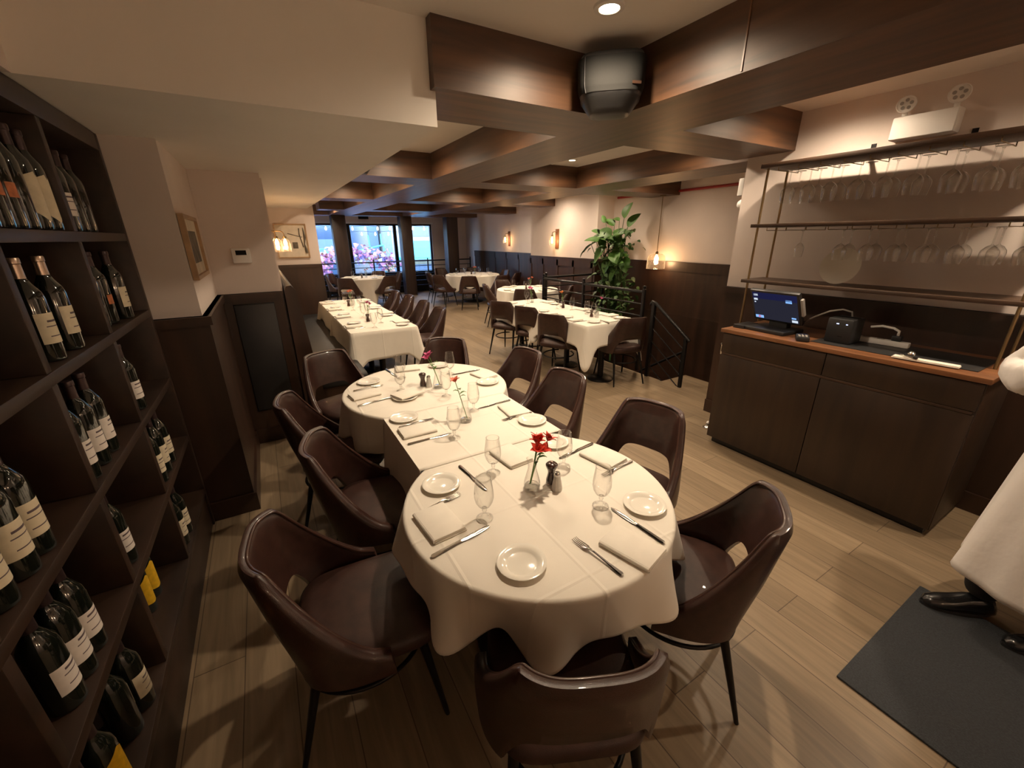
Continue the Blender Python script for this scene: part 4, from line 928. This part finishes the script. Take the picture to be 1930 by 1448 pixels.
# ================================================================== LEFT WALL: thermostat, pictures, sconce, banquette
t = thing('thermostat', 'white wall thermostat with a grey display on the left wall', 'thermostat', (-.128, 4.0, 1.60))
MB().bbox(-.063, .063, -.026, -.001, -.056, .056, .006).build('body', 'white_paint', t); MB().box(-.036, .036, -.0275, -.026, .005, .040).build('display', 'dark_grille', t)
t = thing('picture_frame', 'small wooden framed picture seen edge-on on the left wall', 'picture', (-.347, 3.23, 1.68))
def frame(t, w, h, d, m, fw, art='art_paper', axis='x'):
    b = MB()
    for y0, y1, z0, z1 in ((-w, w, h-fw, h), (-w, w, -h, -h+fw), (-w, -w+fw, -h+fw, h-fw), (w-fw, w, -h+fw, h-fw)):
        b.box(0, d, y0, y1, z0, z1) if axis == 'x' else b.box(y0, y1, -d, 0, z0, z1)
    b.build('frame', m, t, 30)
    b = MB(); e = w-fw; f = h-fw
    (b.box(.001, d*.45, -e, e, -f, f) if axis == 'x' else b.box(-e, e, -d*.45, -.001, -f, f)); b.build('print', art, t, 30)
    b = MB(); (b.box(d*.45, d*.45+.0015, -e, e, -f, f) if axis == 'x' else b.box(-e, e, -d*.45-.0015, -d*.45, -f, f)); return t
frame(t, .30, .175, .028, 'light_wood', .022); MB().box(.0127, .014, -.18, .18, -.09, .09).build('drawing', 'art_dark', t)
t = thing('picture_frame', 'wood framed abstract drawing on the wall beyond the banquette', 'picture', (.50, 8.098, 1.69))
frame(t, .24, .27, .025, 'light_wood', .016, axis='y')
MB().tube([(-.05, -.0125, .12), (.05, -.0125, .09), (.16, -.0125, .06)], .006, 6).tube([(.19, -.0125, .21), (.20, -.0125, .05), (.18, -.0125, -.05), (.20, -.0125, -.19)], [.006, .02, .010, .026], 6).tube([(.13, -.0125, .2), (.125, -.0125, .1), (.16, -.0125, -.1)], .009, 6).box(0, .08, -.0135, -.0112, -.12, -.02).build('drawing', 'art_dark', t)
def sconce(label, loc, rz, arms, en=4, bc=(1, .62, .30)):
    t = thing('wall_sconce', label, 'wall lamp', loc, rz, 'wall sconces')     # local: projects to +x
    MB().bbox(.0, .022, -.055, .055, -.20, .20, .004).build('backplate', 'counter_wood', t)
    for y, R_ in arms:
        a = MB().tube([(.02, y, .14), (R_-.045, y, .145), (R_-.01, y, .13), (R_, y, .10), (R_, y, .075)], .007, 8).lathe([(.0, .05), (.02, .05), (.024, .075), (.0, .08)], 14, (R_, y, 0)).build('arm', 'brass', t, 60)
        MB().lathe([(.026, .05), (.045, .03), (.06, -.02), (.062, -.09), (.060, -.12)], 24, (R_, y, 0)).build('glass_shade', 'shade_glass', t, 180)
        MB().lathe([(.0, .05), (.012, .04), (.024, .0), (.022, -.03), (.0, -.045)], 14, (R_, y, 0)).build('bulb', 'bulb_glow', t, 180)
        ld = bpy.data.lights.new('bulb_light', 'POINT'); ld.energy = en; ld.color = bc; ld.shadow_soft_size = .03
        lo = bpy.data.objects.new('bulb_light', ld); C.objects.link(lo); lo.parent = t; lo.location = (R_, y, -.07)
    return t
sconce('twin-bulb wall lamp with glass shades above the banquette', (.12, 6.55, 1.68), 0, ((-.07, .10), (.07, .205)))
sconce('single wall lamp glowing on the right wall, nearer of two', (5.6, 7.55, 1.68), PI, ((0, .145),))
sconce('single wall lamp glowing on the right wall, farther of two', (6.35, 10.9, 1.68), PI, ((0, .145),))
for k, x in enumerate((.2, 1.5, 2.9)): sconce('unseen fill lamp added on the wall behind the viewpoint, number %d from the left' % (k+1), (x, -3.0, 1.72), PI/2, ((-.1, .145), (.1, .145)), 7.0, (1, .80, .60))  # unseen sconces, added to fill the near end of the room with light
t = thing('banquette', 'long dark upholstered banquette bench along the left wall', 'banquette', (.12, 4.06, 0))
L = 3.96
def bk(i, j):
    P = [(.005, 1.30), (.02, 1.335), (.05, 1.345), (.075, 1.325), (.09, 1.26), (.10, 1.0), (.12, .70), (.15, .50), (.16, .40)]
    f = j*(len(P)-1); a = min(int(f), len(P)-2); w = f-a; return (lerp(P[a][0], P[a+1][0], w), L*i, lerp(P[a][1], P[a+1][1], w))
o = MB().grid(bk, 12, 25).build('backrest', 'banquette_hide', t, 180)
P = [(.002, 0), (.002, 1.30), (.02, 1.34), (.06, 1.345), (.09, 1.30), (.105, 1.15), (.12, .95), (.14, .70), (.17, .52), (.17, 0)]
for y, nm in ((0, 'end_panel'), (L-.03, 'end_panel')):
    v = [(x, y, z) for x, z in P]+[(x, y+.03, z) for x, z in P]; k = len(P)
    MB().add(v, [tuple(range(k)), tuple(range(2*k-1, k-1, -1))]+[(i, (i+1) % k, k+(i+1) % k, k+i) for i in range(k)]).build(nm, 'panel_wood', t, 30)
MB().bbox(.15, .60, .002, L-.002, .36, .47, .03).build('seat', 'banquette_hide', t, 50); MB().box(.15, .54, .03, L-.03, 0, .36).build('base', 'panel_wood', t, 30)
t = thing('black_panel', 'flat black access panel set in the dark left wainscot', 'panel', (-.11, 3.958, .76))
MB().bbox(-.145, .135, -.012, -.0, -.45, .46, .003).build('panel', 'black_plastic', t); MB().bbox(-.15, .14, -.006, -.0, -.46, .47, .002).build('trim', 'black_metal', t)

# ================================================================== RAILINGS, STAIR, PENDANT, PLANT
def railing(label, pts, z, zb=0, posts=True, n_=6, loc=(0, 0, 0)):
    t = thing('metal_railing', label, 'railing', loc, 0, 'black metal railings')
    for x, y in pts:
        MB().bbox(x-.019, x+.019, y-.019, y+.019, zb, z+.035, .003).build('post', 'black_metal', t)
        MB().lathe([(.0, 0), (.016, .004), (.024, .022), (.020, .042), (.0, .05)], 14, (x, y, z+.033)).build('knob', 'black_metal', t)
    for k in range(n_):
        zz = z-.155*k
        for (x, y), (x2, y2) in zip(pts, pts[1:]):
            MB().tube([(x, y, zz), (x2, y2, zz)], .019 if k == 0 else .010, 8).build('handrail' if k == 0 else 'rail', 'black_metal', t)
    return t
railing('black metal railing along the stair opening beside the long table', [(4.15, 5.96), (4.15, 4.9), (4.15, 3.71)], 1.045)
railing('black metal railing on the far side of the stair opening before the plant', [(4.22, 5.99), (5.54, 5.99)], 1.06)
railing('black metal railing across the front of the far windows', [(.95, 13.52), (3.0, 13.56), (4.75, 13.56), (6.28, 13.52)], 1.02)
t = thing('stair_handrail', 'black sloping stair handrail with thin slats descending to the right', 'handrail', (4.07, 3.46, 0))
MB().bbox(-.022, .022, -.022, .022, -.115, .94, .003).build('post', 'black_metal', t); MB().bbox(-.018, .018, -.528, -.492, -.7, .60, .003).build('post', 'black_metal', t)
MB().tube([(0, .05, .92), (0, .03, .955), (0, -.02, .945), (0, -.52, .605), (0, -.56, .575)], .020, 10).build('handrail', 'black_metal', t)
for k in range(6): MB().tube([(0, 0, .80-.16*k), (0, -.51, .455-.16*k)], .007, 6).build('slat', 'black_metal', t)
MB().tube([(.9, .17, .15), (.9, .9, -.33)], .018, 8).build('lower_rail', 'black_metal', t); MB().tube([(.9, .9, -.33), (.9, .9, -2.19)], .018, 8).build('lower_post', 'black_metal', t); MB().tube([(.9, .17, .15), (.9, .17, -1.2)], .018, 8).build('lower_post', 'black_metal', t)
t = thing('pendant_lamp', 'hanging pendant lamp with a clear glass shade before the stair wall', 'pendant lamp', (5.75, 4.95, 1.30))
MB().tube([(0, 0, .17), (0, 0, 1.04)], .006, 8).build('cord', 'brass', t); MB().lathe([(.0, .13), (.022, .13), (.025, .16), (.014, .18), (.0, .18)], 16).build('socket', 'brass', t)
MB().lathe([(.03, .145), (.10, .135), (.138, .10), (.146, .04), (.148, -.10)], 36).tube([(.148*math.cos(2*PI*k/36), .148*math.sin(2*PI*k/36), -.10) for k in range(36)], .003, 5, closed=True).build('glass_shade', 'shade_glass', t, 180)
MB().lathe([(.0, .13), (.015, .12), (.036, .06), (.034, .03), (.0, .0)], 18).build('bulb', 'bulb_glow', t, 180)
MB().lathe([(.0, 1.038), (.05, 1.038), (.05, 1.025), (.0, 1.02)], 20).build('canopy', 'brass', t)
ld = bpy.data.lights.new('bulb_light', 'POINT'); ld.energy = 10; ld.color = (1, .62, .32); ld.shadow_soft_size = .04
lo = bpy.data.objects.new('bulb_light', ld); C.objects.link(lo); lo.parent = t; lo.location = (0, 0, -.03)
# plant: large paddle leaves above, trailing small leaves below
t = thing('potted_plant', 'tall leafy green plant with big paddle leaves in the stair corner', 'plant', (5.52, 5.62, -2.2))
rnd = random.Random(21)
def leafmesh(mb, base, d, up, L, w, curl=.3):
    d = Vector(d).normalized(); s = d.cross(Vector(up)).normalized(); u = s.cross(d)
    def fn(i, j):
        k = (i-.5)*2; ww = w*math.sin(PI*min(1, .04+.96*j**.8))**.75
        return Vector(base)+d*L*j+s*k*ww+u*(abs(k)*ww*.28-curl*L*j*j)
    mb.grid(fn, 7, 11)
Z = 2.2
stem = MB(); big = MB(); small = MB()
def P3(x, y, z): return Vector((x-5.52, y-5.62, z+Z))
base = P3(5.55, 5.65, .2)
EX = [(5.44+rnd.uniform(-.1, .1), 5.70+rnd.uniform(-.28, .32), rnd.uniform(1.2, 1.75), (rnd.uniform(-.6, .1), rnd.uniform(-.7, .7), rnd.uniform(-.6, .5)), (-.6, 0, 1), rnd.uniform(.2, .3), rnd.uniform(.07, .11)) for _ in range(22)]
for (x, y, z, d, up, L, w) in EX+[(5.58, 5.60, 2.02, (.0, -.35, 1), (-1, .2, .1), .27, .105), (5.55, 5.68, 1.98, (0, .8, .35), (-.5, 0, 1), .20, .05), (5.6, 5.52, 1.88, (.1, -.45, .6), (-1, 0, .3), .28, .09), (5.55, 5.80, 1.90, (-.2, .7, .6), (-.6, 0, 1), .24, .07),
        (5.35, 6.02, 1.62, (-.2, .8, -.25), (-.3, 0, 1), .34, .10), (5.30, 6.10, 1.58, (-.2, .9, -.45), (-.5, 0, 1), .36, .07), (5.40, 5.80, 1.55, (-.5, .3, -.5), (-.6, 0, 1), .34, .15), (5.46, 5.56, 1.50, (-.5, -.3, -.5), (-.5, 0, 1), .32, .14), (5.42, 5.72, 1.72, (-.3, .5, .3), (-.8, 0, .6), .28, .11),
        (5.52, 5.50, 1.70, (-.2, -.5, .3), (-.8, 0, .6), .24, .08), (5.45, 5.95, 1.42, (-.4, .5, -.6), (-.5, 0, 1), .30, .12), (5.50, 5.45, 1.36, (-.3, -.4, -.5), (-.6, 0, 1), .28, .11), (5.42, 5.70, 1.36, (-.5, .1, -.7), (-.7, 0, 1), .30, .12), (5.40, 5.98, 1.78, (-.3, .6, .3), (-.7, 0, .8), .20, .05), (5.44, 5.90, 1.96, (-.2, .5, .6), (-1, 0, .4), .16, .05)]:
    b = P3(x, y, z); leafmesh(big, b, d, up, L, w); stem.tube([base, (base+b)/2+Vector((rnd.gauss(0, .04), rnd.gauss(0, .04), .15)), b], [.012, .009, .005], 6)
for k in range(420):
    z = rnd.uniform(.25, 1.85); y = 5.64+rnd.gauss(0, .20 if z > 1 else .24); x = 5.50+rnd.gauss(0, .12)
    x = min(max(x, 5.12), 5.86); y = min(max(y, 5.12), 6.14)
    a = rnd.uniform(0, 6.3); leafmesh(small, P3(x, y, z), (math.cos(a)-.4, math.sin(a), rnd.uniform(-.9, .3)), (-.5, 0, 1), rnd.uniform(.06, .12), rnd.uniform(.022, .042), .25)
for k in range(16):
    y = 5.62+rnd.gauss(0, .22); x = 5.48+rnd.gauss(0, .1); stem.tube([P3(5.55, 5.65, 1.1+rnd.random()*.6), P3(x, (y+5.65)/2, .9), P3(x, y, .2)], .005, 5)
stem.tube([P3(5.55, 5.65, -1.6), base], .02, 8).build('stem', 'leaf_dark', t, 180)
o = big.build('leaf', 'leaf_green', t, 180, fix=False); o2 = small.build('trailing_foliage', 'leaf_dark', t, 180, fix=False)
MB().lathe([(.0, 0), (.20, 0), (.26, .7), (.24, .7), (.22, .62), (.0, .60)], 32).build('planter', 'black_plastic', t)
# floor mat
o = MB().bbox(1.735, 2.63, -.95, .335, .0005, .011, .004).build('floor_mat', 'mat_rubber'); tag(o, 'dark grey ribbed rubber mat on the floor at the lower right', 'mat')

# ================================================================== PERSON
t = thing('person', 'person in a white chef coat and long white apron with folded arms and black shoes', 'person', (2.72, .0, 0), math.radians(45))   # local +y faces the table
def skinmesh(name, m, verts, edges, root, parent, sub=2):
    me = bpy.data.meshes.new(name); me.from_pydata([v[:3] for v in verts], edges, []); o = bpy.data.objects.new(name, me); C.objects.link(o)
    md = o.modifiers.new('skin', 'SKIN'); md.use_smooth_shade = True
    for i, v in enumerate(verts):
        sv = me.skin_vertices[0].data[i]; sv.radius = (v[3], v[4] if len(v) > 4 else v[3]); sv.use_root = (i == root)
    ms = o.modifiers.new('sub', 'SUBSURF'); ms.levels = sub; ms.render_levels = sub
    dg = bpy.context.evaluated_depsgraph_get(); me2 = bpy.data.meshes.new_from_object(o.evaluated_get(dg)); bpy.data.objects.remove(o)
    me2.materials.clear(); me2.materials.append(M[m]); me2.shade_smooth(); o = bpy.data.objects.new(name, me2); C.objects.link(o); o.parent = parent; return o
V = [(0, 0, .95, .13, .10), (0, .01, 1.12, .125, .095), (0, .0, 1.30, .15, .10), (0, -.01, 1.42, .12, .08), (0, .0, 1.50, .05, .05), (0, .015, 1.57, .052, .055), (0, .02, 1.64, .068, .082), (0, .015, 1.71, .062, .075), (0, .01, 1.755, .03, .035)]
E_ = [(i, i+1) for i in range(8)]
def addv(l, link): V.append(l); E_.append((link, len(V)-1)); return len(V)-1
for s in (-1, 1):
    h = addv((s*.09, 0, .88, .085), 0); kn = addv(((.07, .10) if s > 0 else (-.11, 0))+(.48, .058), h); an = addv(((.05, .17) if s > 0 else (-.13, -.03))+(.10, .04), kn)
    sh = addv((s*.175, -.01, 1.41, .055), 3); el = addv((s*.35, .10, 1.12, .043), sh)
    wr = addv((-s*.02, .24 if s > 0 else .21, 1.17 if s > 0 else 1.13, .028), el); pa = addv((-s*.10, .22 if s > 0 else .19, 1.18 if s > 0 else 1.14, .034, .018), wr)
    for f in range(4):
        b = addv((-s*(.135), .205+.004*f, (1.20 if s > 0 else 1.16)-.018*f, .010), pa); e = addv((-s*(.170-.004*abs(f-1)), .185+.004*f, (1.205 if s > 0 else 1.165)-.018*f, .0095), b); addv((-s*(.192-.006*abs(f-1)), .155, (1.20 if s > 0 else 1.16)-.018*f, .008), e)
    b = addv((-s*.105, .245, 1.22 if s > 0 else 1.18, .011), pa); addv((-s*.135, .245, 1.245 if s > 0 else 1.205, .009), b)
body = skinmesh('body', 'skin', V, E_, 0, t)
hd = MB()
MB().lathe([(.0, 1.775), (.045, 1.768), (.076, 1.735), (.088, 1.69), (.084, 1.64), (.07, 1.60)], 28, (0, -.012, 0)).build('hair', 'hair', t, 180)
f = MB()
for s in (-1, 1): f.lathe([(.0, -.012), (.009, -.008), (.012, 0), (.009, .008), (.0, .012)], 12, (s*.030, .092, 1.66))
f.build('eyes', 'porcelain', t)
MB().tube([(0, .098, 1.665), (0, .118, 1.625), (0, .10, 1.61)], [.009, .014, .010], 8).build('nose', 'skin', t, 180); MB().tube([(-.026, .088, 1.580), (0, .098, 1.582), (.026, .088, 1.580)], [.004, .008, .004], 8).build('mouth', 'label_orange', t, 180)
for s in (-1, 1): MB().lathe([(.0, -.03), (.012, -.02), (.016, .0), (.014, .02), (.0, .03)], 12, (s*.078, .01, 1.645)).build('ear', 'skin', t, 180)
# coat: torso and sleeves
CV = [(0, 0, .90, .205, .17), (0, .01, 1.05, .195, .155), (0, .01, 1.22, .195, .15), (0, -.005, 1.38, .165, .12), (0, -.005, 1.455, .085, .075)]
CE = [(0, 1), (1, 2), (2, 3), (3, 4)]
for s in (-1, 1):
    a = len(CV); CV += [(s*.195, -.01, 1.39, .085), (s*.315, .055, 1.27, .090), (s*.365, .11, 1.12, .090), (s*.21, .20, 1.13, .075), (s*.07, .235 if s > 0 else .20, 1.17 if s > 0 else 1.11, .062)]
    CE += [(3, a), (a, a+1), (a+1, a+2), (a+2, a+3), (a+3, a+4)]
co = skinmesh('coat', 'coat_cloth', CV, CE, 0, t)
tx = bpy.data.textures.new('cloth_folds', 'CLOUDS'); tx.noise_scale = .075
dm = co.modifiers.new('folds', 'DISPLACE'); dm.texture = tx; dm.strength = .04; dm.texture_coords = 'LOCAL'
MB().tube([(.07*math.cos(2*PI*k/24), -.005+.062*math.sin(2*PI*k/24), 1.475) for k in range(24)], .018, 8, closed=True).build('collar', 'coat_cloth', t, 180)
b = MB()
for k in range(4): b.lathe([(.0, .006), (.009, .004), (.009, 0)], 12, M4=Matrix.Translation((.07, .150-.004*k, 1.02+.10*k)) @ Matrix.Rotation(-PI/2, 4, 'X'))
b.build('button', 'white_paint', t)
def apron(i, j):
    q = 2*PI*i; z = lerp(1.0, .245, j); r = lerp(.205, .275, j**.8); w = j*.022*math.sin(5*q+.6)+j*.012*math.sin(9*q+1.9)
    return ((r+w)*math.cos(q)*1.0, (r+w)*math.sin(q)*(.92+.06*j)+.015*j, z+.015*math.sin(q*2)*j)
o = MB().grid(apron, 72, 24, True).build('apron', 'coat_cloth', t, 180); md = o.modifiers.new('thick', 'SOLIDIFY'); md.thickness = .004
MB().tube([(.212*math.cos(2*PI*k/32), .197*math.sin(2*PI*k/32), .99) for k in range(32)], .017, 8, closed=True).build('apron_tie', 'coat_cloth', t, 180)
TV = [(0, 0, .92, .16, .13)]; TE = []
for s in (-1, 1):
    a = len(TV); TV += [(s*.095, .0, .84, .115), ((.07, .10) if s > 0 else (-.11, 0))+(.48, .085), ((.05, .17) if s > 0 else (-.13, -.03))+(.09, .068)]; TE += [(0, a), (a, a+1), (a+1, a+2)]
skinmesh('trousers', 'trouser_cloth', TV, TE, 0, t)
for s in (-1, 1):
    x, y = (.05, .17) if s > 0 else (-.13, -.03)
    def sh(i, j, x=x, y=y):
        P = [(-.075, .030, .06), (-.06, .040, .085), (-.02, .042, .095), (.04, .042, .085), (.09, .046, .066), (.14, .046, .055), (.178, .036, .042), (.196, .012, .024)]
        f_ = j*(len(P)-1); a = min(int(f_), len(P)-2); w = f_-a; yy, hw, hh = (lerp(P[a][c], P[a+1][c], w) for c in range(3)); q = 2*PI*i
        return (x+hw*math.cos(q)*(1 if math.sin(q) < 0 else .9), y+yy, .012+max(0, hh*.55+hh*.55*math.sin(q)))
    S = MB().grid(sh, 24, 22, True)
    o = S.build('shoe', 'shoe_leather', t, 180)
    def sole(i, j, x=x, y=y):
        q = 2*PI*i; return (x+.048*math.cos(q)*(1 if j in (0, 1) or True else 1), y+.06+.142*math.sin(q), .012*j)
    MB().poly([(x+.049*math.cos(2*PI*k/28)*(1-.18*max(0, -math.sin(2*PI*k/28))), y+.06+.142*math.sin(2*PI*k/28)) for k in range(28)], .012, .026).build('sole', 'black_plastic', o, 30)
